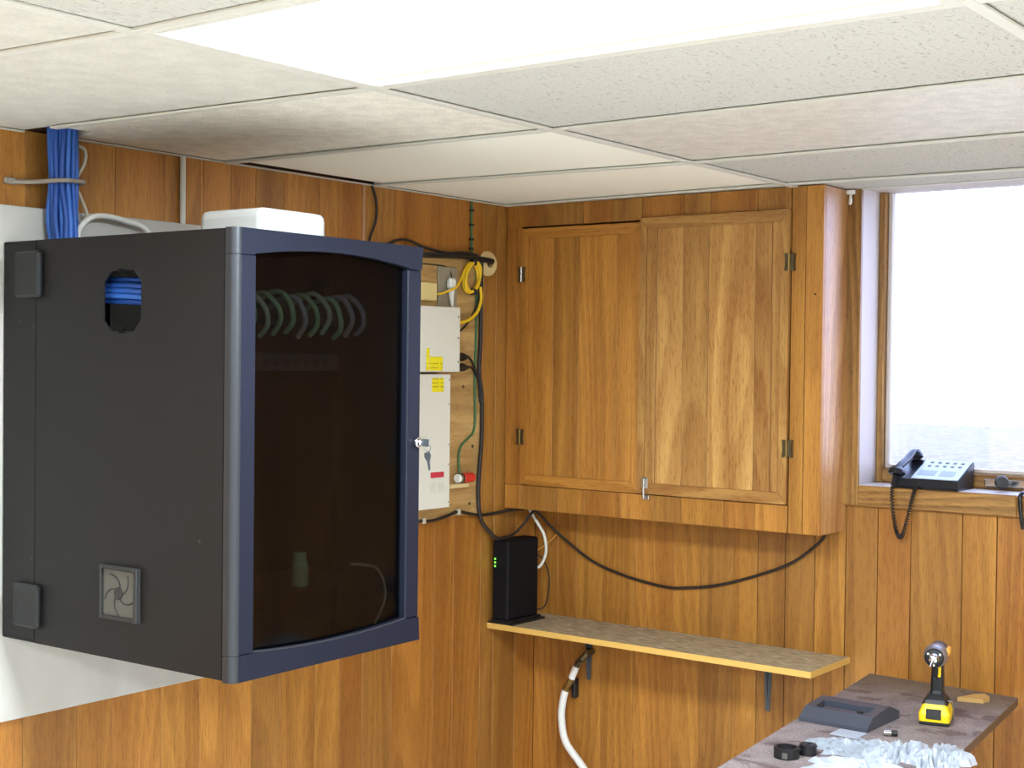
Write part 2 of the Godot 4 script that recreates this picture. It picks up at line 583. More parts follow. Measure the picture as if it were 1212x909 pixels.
func build_window() -> void:
	var w := Node3D.new()
	w.name = "window_1"
	w.set_meta("kind", "structure")
	add_child(w)
	var b := mb("y")
	b.box(Vector3(1.217, 1.201, 0.0), Vector3(1.268, 2.2, 0.018), 0.003)
	put("casing", b, M.casing, w)
	b = mb("y")
	b.box(Vector3(2.12, 1.201, 0.0), Vector3(2.175, 2.2, 0.018), 0.003)
	put("casing", b, M.casing, w)
	b = mb("x")
	b.box(Vector3(1.2685, 1.201, 0.0), Vector3(1.764, 1.266, 0.018), 0.003)
	put("casing", b, M.casing, w)
	b = mb("x")
	b.box(Vector3(1.765, 1.201, 0.0), Vector3(2.1195, 1.266, 0.018), 0.003)
	put("casing", b, M.casing, w)
	# white painted reveal
	b = mb()
	b.box(Vector3(1.2255, 1.2255, -0.2), Vector3(1.266, 2.219, 0.0), 0.001)
	b.box(Vector3(2.122, 1.2255, -0.2), Vector3(2.1695, 2.219, 0.0), 0.001)
	put("jamb", b, M.paint_white, w)
	b = mb()
	b.box(Vector3(1.266, 2.202, -0.2), Vector3(2.122, 2.2195, 0.0), 0.001)
	put("head", b, M.paint_white, w)
	b = mb()
	b.box(Vector3(1.266, 1.2255, -0.2), Vector3(2.122, 1.267, 0.012), 0.003)
	put("sill", b, M.paint_white, w)
	# wooden frame, then the sash
	b = mb("y")
	b.box(Vector3(1.2665, 1.2675, -0.185), Vector3(1.287, 2.2015, -0.128), 0.003)
	put("frame_stile", b, M.casing, w)
	b = mb("y")
	b.box(Vector3(2.10, 1.2675, -0.185), Vector3(2.1215, 2.2015, -0.128), 0.003)
	put("frame_stile", b, M.casing, w)
	b = mb("x")
	b.box(Vector3(1.287, 1.2675, -0.185), Vector3(2.10, 1.312, -0.128), 0.003)
	put("frame_rail", b, M.casing, w)
	b = mb()
	b.box(Vector3(1.2875, 1.3125, -0.178), Vector3(1.302, 2.2015, -0.15), 0.003)
	b.box(Vector3(2.085, 1.3125, -0.178), Vector3(2.0995, 2.2015, -0.15), 0.003)
	b.box(Vector3(1.302, 1.3125, -0.178), Vector3(2.085, 1.326, -0.15), 0.003)
	put("sash", b, M.paint_white, w)
	b = mb()
	b.box(Vector3(1.302, 1.326, -0.166), Vector3(2.085, 2.2015, -0.162))
	put("pane", b, M.glass, w)

# ------------------------------------------------------------------ ceiling
func zline(k: int, x: float) -> float:
	var l := [0.0, 0.222, 0.905, 1.52, 2.17, 2.79]
	var c := [0.0, 0.256, 0.822, 1.484, 2.104, 2.706]
	var r := [0.0, 0.19, 0.822, 1.494, 2.106, 2.706]
	if k > 5:
		return minf(2.706 + 0.61 * (k - 5), 7.3)
	if x < 1.12:
		return lerpf(l[k], c[k], x / 1.12)
	return lerpf(c[k], r[k], clampf((x - 1.12) / 1.22, 0, 1))

func build_ceiling() -> void:
	var b := mb()
	b.box(Vector3(-0.25, 2.40, -0.258), Vector3(6.3, 2.55, 7.5))
	var ce := struct("ceiling", b, M.plain_wall)
	var xs := [0.0, 1.12, 2.34, 3.56, 4.78, 6.1]
	var mats := [M.tile_plain, M.tile_pitted, M.tile_pitted, M.tile_plain, M.tile_pitted]
	for i in 5:
		for k in 13:
			var z0 := zline(k, xs[i])
			if z0 >= 7.29:
				continue
			if (i == 1 or i == 3) and (k == 4 or k == 8):
				continue
			var x0: float = xs[i] + 0.004
			var x1: float = xs[i + 1] - 0.004
			if i == 0:
				x0 = 0.05 if k == 2 else 0.012
				if k == 3:
					x0 = 0.016
			var g := 0.004
			var p := [Vector2(x0, zline(k, x0) + g), Vector2(x1, zline(k, x1) + g), Vector2(x1, zline(k + 1, x1) - g), Vector2(x0, zline(k + 1, x0) - g)]
			var t := mb()
			t.us = Vector2(1.6, 1.6)
			t.uo = Vector2(rng.randf(), rng.randf())
			t.xf = Transform3D(Basis(Vector3.RIGHT, Vector3.BACK, Vector3.DOWN), Vector3.ZERO)
			var lift := rng.randf() * 0.003
			var pg := PackedVector2Array(p)
			if i == 0 and k == 3:
				# corner broken away round the blue cables
				pg = PackedVector2Array([p[0], p[1], p[2], Vector2(0.13, p[3].y), Vector2(0.125, 2.04), Vector2(x0, 2.035)])
			t.prism(pg, -(H + 0.016 + lift), -(H + lift))
			var m = mats[i]
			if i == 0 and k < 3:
				m = M.tile_brightened
			if i == 1 and k == 2:
				m = M.tile_mottled
			if i == 0 and k == 3:
				m = M.tile_rough
			put("ceiling_tile", t, m, ce)
	# grid rails
	for k in range(1, 12):
		for i in 5:
			var za := zline(k, xs[i])
			var zb := zline(k, xs[i + 1])
			if za > 7.2:
				continue
			var a := Vector3(xs[i] + 0.012, 0, za)
			var c := Vector3(xs[i + 1] - 0.012, 0, zb)
			if i == 0 and k == 4:
				a.x = 0.13
			put("grid_rail", rail(a, c, 0.011), M.rail, ce)
	for i in range(1, 5):
		put("grid_rail", rail(Vector3(xs[i], 0, 0.0), Vector3(xs[i], 0, 7.3), 0.012), M.rail, ce)
	b = mb()
	b.box(Vector3(0.0005, H - 0.003, 0.0), Vector3(0.016, H, 2.02), 0.0008)
	b.box(Vector3(0.0005, H - 0.003, 2.17), Vector3(0.016, H, 7.3), 0.0008)
	b.box(Vector3(1.24, H - 0.003, 0.0005), Vector3(6.1, H, 0.016), 0.0008)
	struct("trim_1", b, M.rail)

func rail(a: Vector3, c: Vector3, half: float) -> MB:
	var r := mb()
	var d := (c - a).normalized()
	r.xf = Transform3D(Basis(d, Vector3.UP, d.cross(Vector3.UP)), a + Vector3(0, H, 0))
	var l := (c - a).length()
	r.box(Vector3(0, -0.006, -half), Vector3(l, -0.0006, half), 0.0008)
	r.box(Vector3(0, -0.001, -0.0015), Vector3(l, 0.03, 0.0015))
	return r

# ------------------------------------------------------------------ wall cabinet
func build_cabinet() -> void:
	var o := thing("wall_cabinet", "wide oak panelled wall cabinet with two doors in the corner under the ceiling", "cabinet", Vector3(0.61, 1.118, 0))
	var zf := 0.192
	var b := mb("y")
	b.box(Vector3(1.204, 1.118, 0.001), Vector3(1.222, 2.197, 0.174), 0.001)
	part_at(o, "side_panel", b, M.gloss_oak)
	b = mb("x")
	b.box(Vector3(0.002, 1.118, 0.001), Vector3(1.2035, 1.130, 0.1735))
	part_at(o, "bottom_panel", b, M.oak[1])
	b = mb("x")
	b.box(Vector3(0.002, 1.1305, 0.001), Vector3(1.2035, 2.19, 0.006))
	part_at(o, "back_panel", b, M.oak[1])
	# face frame: strips of grooved panelling
	var lo := [0.002, 0.074, 0.236, 0.352, 0.498, 0.62, 0.729, 0.889, 1.0, 1.113]
	for i in lo.size() - 1:
		b = mb("y")
		b.box(Vector3(lo[i] + 0.0008, 1.118, 0.1745), Vector3(lo[i + 1] - 0.0008, 1.204, zf), 0.001)
		part_at(o, "bottom_rail", b, M.oak[(i * 3) % 4])
	var hi := [0.002, 0.15, 0.33, 0.45, 0.568, 0.73, 0.83, 0.997, 1.113]
	for i in hi.size() - 1:
		b = mb("y")
		b.box(Vector3(hi[i] + 0.0008, 2.121 if i < 4 else 2.128, 0.1745), Vector3(hi[i + 1] - 0.0008, 2.197, zf), 0.001)
		part_at(o, "top_rail", b, M.oak[(i * 2 + 1) % 4])
	b = mb("y")
	b.box(Vector3(0.002, 1.2045, 0.1745), Vector3(0.071, 2.1205, zf), 0.001)
	part_at(o, "stile", b, M.oak[1])
	for s in [[1.1165, 1.163], [1.165, 1.222]]:
		b = mb("y")
		b.box(Vector3(s[0], 1.118, 0.1745), Vector3(s[1], 2.197, zf), 0.001)
		part_at(o, "stile", b, M.oak[0 if s[0] > 1.15 else 2])
	b = mb()
	b.tube([Vector3(1.197, 1.862, zf - 0.003), Vector3(1.197, 1.862, zf + 0.0008)], 0.004)
	part_at(o, "screw_hole", b, M.groove)
	cabinet_door(o, 0.0745, 0.5655, 1.2065, 2.114, 0.190, 0.200, [0.21, 0.318, 0.475], 0)
	cabinet_door(o, 0.5675, 1.1135, 1.2075, 2.1265, 0.190, 0.206, [0.635, 0.735, 0.83, 0.997, 1.055], 1)
	for h in [[0.0735, 1.953, 0.2], [0.0735, 1.376, 0.2], [1.115, 1.963, 0.206], [1.115, 1.382, 0.206]]:
		var g := mb()
		var x: float = h[0]
		var y: float = h[1]
		var z: float = h[2]
		for s in [-1.0, 1.0]:
			g.xf = Transform3D(Basis.IDENTITY, Vector3(x, y, 0))
			g.prism(PackedVector2Array([Vector2(s * 0.002, -0.022), Vector2(s * 0.011, -0.028), Vector2(s * 0.017, -0.026), Vector2(s * 0.0145, -0.008), Vector2(s * 0.0145, 0.008), Vector2(s * 0.017, 0.026), Vector2(s * 0.011, 0.028), Vector2(s * 0.002, 0.022)]), zf, z + 0.0015)
		var leaf := part_at(o, "hinge", g, M.bronze)
		g = mb()
		g.tube([Vector3(x, y - 0.024, z + 0.003), Vector3(x, y + 0.024, z + 0.003)], 0.0036)
		g.tube([Vector3(x, y - 0.028, z + 0.003), Vector3(x, y + 0.028, z + 0.003)], 0.0022)
		part_at(o, "hinge_pin", g, M.chrome if y > 1.95 and x < 0.5 else M.brass, leaf)
	# latch
	b = mb()
	b.box(Vector3(0.589, 1.225, 0.206), Vector3(0.612, 1.262, 0.2095), 0.001)
	b.box(Vector3(0.589, 1.188, 0.192), Vector3(0.612, 1.204, 0.2), 0.001)
	b.tube([Vector3(0.60, 1.192, 0.214), Vector3(0.60, 1.258, 0.214)], 0.0048)
	b.tube([Vector3(0.60, 1.236, 0.212), Vector3(0.612, 1.238, 0.22)], 0.0035)
	part_at(o, "latch", b, M.chrome)

func cabinet_door(o: Node3D, x0: float, x1: float, y0: float, y1: float, zb: float, zt: float, cuts: Array, tone: int) -> void:
	var sw := 0.028
	var rh := 0.036
	var b := mb("y")
	b.box(Vector3(x0 + 0.003, y0 + 0.003, zb - 0.012), Vector3(x1 - 0.003, y1 - 0.003, zb))
	var d := part_at(o, "door", b, M.groove)
	var e := [x0 + sw]
	e.append_array(cuts)
	e.append(x1 - sw)
	for i in e.size() - 1:
		b = mb("y")
		b.box(Vector3(e[i] + 0.0007, y0 + rh, zb), Vector3(e[i + 1] - 0.0007, y1 - rh, zt - 0.0035), 0.001)
		part_at(o, "plank", b, M.door[[0, 2, 0, 0, 2, 0][i] if tone == 0 else [3, 1, 3, 1, 3, 3][i]], d)
	var oc := [Vector2(x0, y0), Vector2(x1, y0), Vector2(x1, y1), Vector2(x0, y1)]
	var ic := [Vector2(x0 + sw, y0 + rh), Vector2(x1 - sw, y0 + rh), Vector2(x1 - sw, y1 - rh), Vector2(x0 + sw, y1 - rh)]
	for k in 4:
		b = mb("x" if k % 2 == 0 else "y")
		var l := (k + 1) % 4
		var cen: Vector2 = (oc[k] + oc[l] + ic[k] + ic[l]) / 4
		var pg := PackedVector2Array()
		for q in [oc[k], oc[l], ic[l], ic[k]]:
			pg.append(q + (cen - q).normalized() * 0.0006)
		b.prism(pg, zb, zt - 0.0012)
		part_at(o, "rail" if k % 2 == 0 else "stile", b, M.door[0 if tone == 0 else 3], d)

# ------------------------------------------------------------------ the rack on the left wall
func build_rack() -> void:
	var o := thing("equipment_cabinet", "large black wall-mounted network cabinet with a tinted glass door", "network cabinet", Vector3(0.03, 0.9617, 2.2369), 0.0287)
	var hh := 0.9587
	var w := 0.62
	var b := mb()
	b.box(Vector3(0.0, 0.0, -w), Vector3(0.006, hh, 0.0), 0.002)
	for k in [[0.0, 0.006], [hh - 0.006, hh]]:
		b.box(Vector3(0.006, k[0], -w), Vector3(0.125, k[1], 0.0), 0.001)
	for k in [[-w, -w + 0.006], [-0.006, 0.0]]:
		b.box(Vector3(0.006, 0.006, k[0]), Vector3(0.125, hh - 0.006, k[1]), 0.001)
	put("wall_section", b, M.rack, o)
	b = mb()
	var hx := Vector2(0.373, 0.504)
	var hy := Vector2(0.741, 0.878)
	var z0 := -0.006
	b.box(Vector3(0.1285, 0, z0), Vector3(hx.x, hh, 0))
	b.box(Vector3(hx.y, 0, z0), Vector3(0.768, hh, 0))
	b.box(Vector3(hx.x, 0, z0), Vector3(hx.y, hy.x, 0))
	b.box(Vector3(hx.x, hy.y, z0), Vector3(hx.y, hh, 0))
	var cc := 0.026
	for sx in 2:
		for sy in 2:
			var p := Vector2(hx[sx], hy[sy])
			b.prism(PackedVector2Array([p, p + Vector2(cc * (1 - 2 * sx), 0), p + Vector2(0, cc * (1 - 2 * sy))]), z0, 0)
	put("side_panel", b, M.rack, o)
	for y in [hy.y - 0.002, hy.x + 0.002]:
		b = mb()
		b.box(Vector3(0.428, y - 0.006, -0.0005), Vector3(0.448, y + 0.006, 0.001))
		put("knockout_slot", b, M.rack_in, o)
	b = mb()
	b.box(Vector3(0.1285, 0, -w), Vector3(0.768, 0.006, -0.0065))
	put("bottom_panel", b, M.rack, o)
	b = mb()
	# the top leaves an opening along the wall where the cables drop in
	b.box(Vector3(0.1285, hh - 0.006, -w), Vector3(0.768, hh, -0.0065))
	put("top_panel", b, M.rack, o)
	b = mb()
	b.box(Vector3(0.1285, 0.0065, -w), Vector3(0.768, hh - 0.0065, -w + 0.006))
	put("far_side_panel", b, M.rack, o)
	for y in [[0.822, 0.933], [0.037, 0.141]]:
		b = mb()
		b.box(Vector3(0.062, y[0], 0.0), Vector3(0.157, y[1], 0.017), 0.006)
		var hg := put("hinge_cover", b, M.rack_edge, o)
		b = mb()
		b.box(Vector3(0.072, y[0] + 0.03, 0.0165), Vector3(0.079, y[1] - 0.03, 0.0175))
		put("slot", b, M.black, hg)
	for q in [[0.05, 0.915], [0.07, 0.768], [0.122, 0.752], [0.118, 0.2], [0.698, 0.29]]:
		b = mb()
		b.xf = Transform3D(Basis(Vector3.RIGHT, PI / 2), Vector3(q[0], q[1], 0))
		b.lathe([Vector2(0.0045, -0.001), Vector2(0.004, 0.0015), Vector2(0.0, 0.0022)], 10)
		put("screw", b, M.fan_dark, o)
	# fan grille
	b = mb()
	var va := Vector2(0.379, 0.091)
	var vb := Vector2(0.509, 0.213)
	b.box(Vector3(va.x, va.y, 0.0), Vector3(vb.x, vb.y, 0.004), 0.001)
	for k in [[va.x, va.y, va.x + 0.009, vb.y], [vb.x - 0.012, va.y, vb.x, vb.y], [va.x + 0.009, va.y, vb.x - 0.012, va.y + 0.009], [va.x + 0.009, vb.y - 0.009, vb.x - 0.012, vb.y]]:
		b.box(Vector3(k[0], k[1], 0.004), Vector3(k[2], k[3], 0.013), 0.002)
	var fan := put("fan_housing", b, M.fan_dark, o)
	var fc := (va + vb) * 0.5 - Vector2(0.0015, 0.0)
	b = mb()
	b.box(Vector3(va.x + 0.009, va.y + 0.009, 0.004), Vector3(vb.x - 0.012, vb.y - 0.009, 0.0055))
	put("filter_pad", b, M.fan_grey, fan)
	b = mb()
	b.xf = Transform3D(Basis(Vector3.RIGHT, PI / 2), Vector3(fc.x, fc.y, 0.0055))
	b.cyl(0.014, 0.0, 0.005, 0.0015)
	put("fan_hub", b, M.fan_dark, fan)
	for k in 5:
		var pts := []
		for j in 7:
			var f := TAU * k / 5.0 + j * 0.16
			var r := 0.014 + j * 0.0062
			pts.append(Vector3(fc.x + cos(f) * r, fc.y + sin(f) * r, 0.0062))
		b = mb()
		b.tube(pts, 0.0014, 6)
		put("blade_rib", b, M.fan_dark, fan)
	# door
	var door := Node3D.new()
	door.name = "door"
	o.add_child(door)
	var xa := 0.771
	var xb := 0.801
	# columns: a flat face, and a rounded outer edge coloured greyer for its glint
	var edge := PackedVector2Array([Vector2(xa, -0.018), Vector2(xa, 0.0)])
	for k in 9:
		var f := PI / 2 * k / 8.0
		edge.append(Vector2(xb - 0.018 + sin(f) * 0.018, -0.018 + cos(f) * 0.018))
	var bars := [[0.0535, 0.9035], [0.9045, hh + 0.002], [-0.004, 0.0525]]
	for q in bars:
		b = mb()
		b.xf = Transform3D(Basis(Vector3.RIGHT, Vector3.BACK, Vector3.DOWN), Vector3.ZERO)
		b.prism(edge, -q[1], -q[0], true)
		put("edge_trim", b, M.edge_glint, door)
	b = mb()
	b.box(Vector3(xa, 0.0535, -0.061), Vector3(xb, 0.9035, -0.0182), 0.0015)
	put("column", b, M.rack_door, door)
	b = mb()
	b.box(Vector3(xa, 0.0535, -0.618), Vector3(xb, 0.9035, -0.567), 0.003)
	put("column", b, M.rack_door, door)
	# caps: outline in (z, y), thickness along x
	for top in 2:
		var pg := PackedVector2Array()
		for j in 17:
			var f := j / 16.0
			var z := lerpf(-0.058, -0.568, f)
			var bow := 1.0 - pow(2.0 * f - 1.0, 2.0)
			pg.append(Vector2(z, 0.907 + 0.019 * bow if top == 1 else 0.056 - 0.012 * bow))
		var ye := 0.9045 if top == 1 else 0.0525
		var yo := hh + 0.002 if top == 1 else -0.004
		pg.append_array([Vector2(-0.570, ye), Vector2(-0.619, ye), Vector2(-0.622, yo), Vector2(-0.0182, yo), Vector2(-0.0182, ye), Vector2(-0.056, ye)])
		b = mb()
		b.xf = Transform3D(Basis(Vector3.BACK, Vector3.UP, Vector3.LEFT), Vector3.ZERO)
		b.prism(pg, -(xb + 0.0005), -xa)
		put("top_cap" if top == 1 else "bottom_cap", b, M.rack_door, door)
	# added rod standing in for the highlight along the bowed bottom cap
	var ledge_highlight := []
	for j in 17:
		var f := j / 16.0
		ledge_highlight.append(Vector3(xb - 0.001, 0.056 - 0.012 * (1.0 - pow(2.0 * f - 1.0, 2.0)), lerpf(-0.06, -0.567, f)))
	b = mb()
	b.tube(ledge_highlight, 0.0022, 8)
	put("ledge_highlight", b, M.edge_glint, door)
	b = mb()
	b.box(Vector3(0.778, 0.03, -0.575), Vector3(0.783, 0.935, -0.05))
	put("tinted_pane", b, M.tint, door)
	b = mb()
	b.xf = at_up(Vector3(xb, 0.483, -0.602), Vector3.RIGHT)
	b.cyl(0.0125, 0.0, 0.012, 0.003)
	b.cyl(0.009, 0.012, 0.02, 0.003)
	put("lock", b, M.chrome, door)
	b = mb()
	b.xf = Transform3D(Basis.IDENTITY, Vector3(xb + 0.026, 0.483, -0.602))
	b.box(Vector3(-0.008, -0.009, -0.0012), Vector3(0.016, 0.009, 0.0012), 0.001)
	var ring := []
	for k in 17:
		ring.append(Vector3(0.012 + 0.008 * cos(TAU * k / 16.0), -0.012 + 0.01 * sin(TAU * k / 16.0), 0.0))
	b.tube(ring, 0.0009, 6)
	b.xf = Transform3D(Basis(Vector3.BACK, 0.2), Vector3(xb + 0.037, 0.452, -0.602))
	b.prism(PackedVector2Array([Vector2(-0.008, 0.008), Vector2(-0.010, -0.002), Vector2(-0.004, -0.014), Vector2(-0.003, -0.036), Vector2(0.002, -0.036), Vector2(0.004, -0.014), Vector2(0.010, -0.002), Vector2(0.008, 0.008)]), -0.001, 0.001)
	put("key", b, M.steel, door)
	# inside
	for z in [-0.07, -0.548]:
		b = mb()
		b.box(Vector3(0.56, 0.01, z - 0.012), Vector3(0.585, hh - 0.01, z + 0.012))
		put("mounting_rail", b, M.rack_in, o)
	var inner := o.transform
	for k in [["patch_panel", 0.765, 0.815, "dark patch panel behind the tinted glass, feeding the row of cords"], ["network_switch", 0.655, 0.698, "grey rack switch behind the tinted glass below the patch cords"]]:
		var e := thing(k[0], k[3], "rack panel" if k[0] == "patch_panel" else "switch", inner * Vector3(0.58, k[1], -0.31), 0.0287)
		b = mb()
		b.box(Vector3(0.006, 0, -0.242), Vector3(0.010, k[2] - k[1], 0.242), 0.001)
		b.box(Vector3(-0.12, 0.003, -0.222), Vector3(0.006, k[2] - k[1] - 0.003, 0.222))
		put("housing", b, M.switch_grey, e)
		for j in 12:
			b = mb()
			b.box(Vector3(0.0095, 0.012, -0.2 + j * 0.034), Vector3(0.0105, 0.026, -0.186 + j * 0.034))
			put("port", b, M.black, e)
	var ordinal := ["leftmost", "second from left", "third from left", "fourth from left", "fifth from left", "sixth from left", "seventh from left", "eighth from left", "ninth from left", "tenth from left", "rightmost"]
	for j in 11:
		var zz := -0.105 - j * 0.041
		var y := 0.838 + 0.006 * sin(j * 2.1)
		var p := [Vector3(0.595, y - 0.03, zz + 0.01), Vector3(0.635, y - 0.006, zz), Vector3(0.66, y - 0.008, zz - 0.012 - 0.008 * sin(j * 1.7)), Vector3(0.672, y - 0.038, zz - 0.030), Vector3(0.668, y - 0.070 + 0.006 * sin(j * 3.0), zz - 0.040), Vector3(0.64, y - 0.098, zz - 0.044)]
		var q := []
		for a in p:
			q.append(inner * a)
		cable("patch_cord", "pale patch cord behind the tinted glass, %s of the row of eleven" % ordinal[j], "cable", q, 0.0066, M.patch[[0, 0, 1, 0, 0, 2, 0, 1, 0, 2, 2][j]], "patch cords behind the glass")
	b = mb()
	b.box(Vector3(0.50, 0.155, -0.53), Vector3(0.755, 0.159, -0.09), 0.001)
	put("inner_shelf", b, M.rack_in, o)
	b = mb()
	b.xf = inner * Transform3D(Basis.IDENTITY, Vector3(0.715, 0.1592, -0.29))
	b.lathe([Vector2(0, 0), Vector2(0.017, 0), Vector2(0.019, 0.003), Vector2(0.019, 0.05), Vector2(0.017, 0.056), Vector2(0.015, 0.058), Vector2(0.015, 0.078), Vector2(0.0, 0.079)])
	tag(put("plastic_bottle", b, M.canister), "small pale green bottle standing low behind the tinted glass door", "bottle")
	var arc := []
	for q in [Vector3(0.72, 0.192, -0.46), Vector3(0.72, 0.188, -0.489), Vector3(0.72, 0.173, -0.551), Vector3(0.72, 0.132, -0.582), Vector3(0.72, 0.085, -0.584), Vector3(0.70, 0.03, -0.57)]:
		arc.append(inner * q)
	cable("grey_cord", "pale grey cord curving low at the right behind the tinted glass door", "cable", arc, 0.0035, M.grey_cable)
	# white box on top
	var bx := thing("access_point", "white rounded plastic box lying on top of the black cabinet", "wireless box", inner * Vector3(0.745, hh + 0.0002, -0.136), 0.0287)
	b = mb()
	var s := 0.215
	var prof := [Vector2(0.006, 0.0), Vector2(0.0, 0.005), Vector2(0.0, 0.040), Vector2(0.002, 0.050), Vector2(0.008, 0.057), Vector2(0.02, 0.060)]
	rounded_stack(b, s, s - 0.005, 0.026, prof)
	put("shell", b, flat(c8(184, 182, 177), 0.5), bx)
	b = mb()
	b.box(Vector3(-0.012, 0.0, -0.19), Vector3(0.0015, 0.004, -0.17))
	put("foot", b, M.fan_dark, bx)
	# blue bundle and its strap
	var bun := thing("cable_bundle", "thick bundle of blue network cables dropping from the ceiling into the black cabinet", "cable bundle", Vector3(0.06, 1.93, 2.095))
	var k := 0
	for i in 5:
		for j in 5:
			if (i == 0 or i == 4) and (j == 0 or j == 4):
				continue
			var off := Vector3((i - 2) * 0.0125, 0, (j - 2) * 0.0145)
			var wob := Vector3(rng.randf_range(-0.003, 0.003), 0, rng.randf_range(-0.003, 0.003))
			b = mb()
			b.tube(flow([Vector3(0.064, 2.38, 2.094) + off + wob, Vector3(0.06, 2.2, 2.094) + off, Vector3(0.058, 2.08, 2.093) + off * 0.95 - wob, Vector3(0.062, 1.99, 2.092) + off * 1.05 + wob, Vector3(0.068, 1.93, 2.092) + off, Vector3(0.10 + off.x * 0.4, 1.845 + off.x, 2.10 + off.z), Vector3(0.2, 1.815 + off.x, 2.155 + off.z * 0.8), Vector3(0.36, 1.80 + off.x, 2.17 + off.z * 0.7), Vector3(0.50, 1.79 + off.x, 2.15 + off.z * 0.7), Vector3(0.60, 1.74 + off.x, 2.08 + off.z * 0.7)], 5), 0.0068, 7)
			part_at(bun, "blue_cable", b, M.blue[k % 3])
			k += 1
	var st := thing("cable_strap", "grey metal strap holding the blue cables to the wall", "strap", Vector3(0.0, 2.078, 2.1))
	b = mb()
	b.tube(flow([Vector3(0.006, 2.073, 2.20), Vector3(0.03, 2.074, 2.16), Vector3(0.102, 2.077, 2.128), Vector3(0.105, 2.079, 2.08), Vector3(0.085, 2.08, 2.05), Vector3(0.004, 2.081, 2.024)], 6), 0.006, 6)
	part_at(st, "band", b, M.strap)
	b = mb()
	b.box(Vector3(0.0005, 2.066, 2.188), Vector3(0.012, 2.082, 2.222), 0.003)
	part_at(st, "anchor", b, M.strap)
	cable("white_wire", "thin cream wire bulging beside the blue cable bundle", "wire", [Vector3(0.02, 2.36, 2.045), Vector3(0.04, 2.2, 2.045), Vector3(0.06, 2.165, 2.028), Vector3(0.06, 2.13, 2.03), Vector3(0.045, 2.085, 2.046), Vector3(0.06, 2.05, 2.042), Vector3(0.06, 2.0, 2.02), Vector3(0.06, 1.97, 2.042), Vector3(0.06, 1.9, 2.062)], 0.0045, M.grey_cable)
	cable("white_cable", "thick white cable arching over the back edge of the black cabinet", "cable", [Vector3(0.09, 1.90, 2.066), Vector3(0.08, 1.96, 2.06), Vector3(0.075, 1.996, 2.02), Vector3(0.07, 2.004, 1.97), Vector3(0.065, 1.998, 1.91), Vector3(0.06, 1.98, 1.835), Vector3(0.06, 1.9, 1.77)], 0.0075, M.white_cable)

func rounded_stack(b: MB, sx: float, sz: float, r: float, prof: Array) -> void:
	# rounded-corner box whose sides follow «prof» (inset, height); corner at the origin, spreading to -x and -z
	var rings := []
	for p in prof:
		var ring := []
		var c := [Vector2(-r, -r), Vector2(-sx + r, -r), Vector2(-sx + r, -sz + r), Vector2(-r, -sz + r)]
		for k in 4:
			for j in 7:
				var f := PI / 2 * (j / 6.0) + k * PI / 2
				# walk corners in order of rising angle: (+,+), (-,+), (-,-), (+,-)
				var d := Vector2(cos(f), sin(f))
				var q: Vector2 = c[k] + d * (r - p.x * 0.999)
				ring.append([Vector3(q.x, p.y, q.y), Vector3(d.x, 0, d.y)])
		rings.append(ring)
	for i in rings.size() - 1:
		var e: Vector2 = prof[i + 1] - prof[i]
		var o := Vector2(e.y, e.x).normalized()
		var n := rings[i].size() as int
		for j in n:
			var l := (j + 1) % n
			var a: Vector3 = rings[i][j][1] * o.x + Vector3(0, o.y, 0)
			var c: Vector3 = rings[i][l][1] * o.x + Vector3(0, o.y, 0)
			b.tri(rings[i][j][0], rings[i + 1][j][0], rings[i + 1][l][0], a, a, c)
			b.tri(rings[i][j][0], rings[i + 1][l][0], rings[i][l][0], a, c, c)
	for s in [0, rings.size() - 1]:
		var pts := []
		for q in rings[s]:
			pts.append(q[0])
		b.poly(pts, Vector3.DOWN if s == 0 else Vector3.UP)

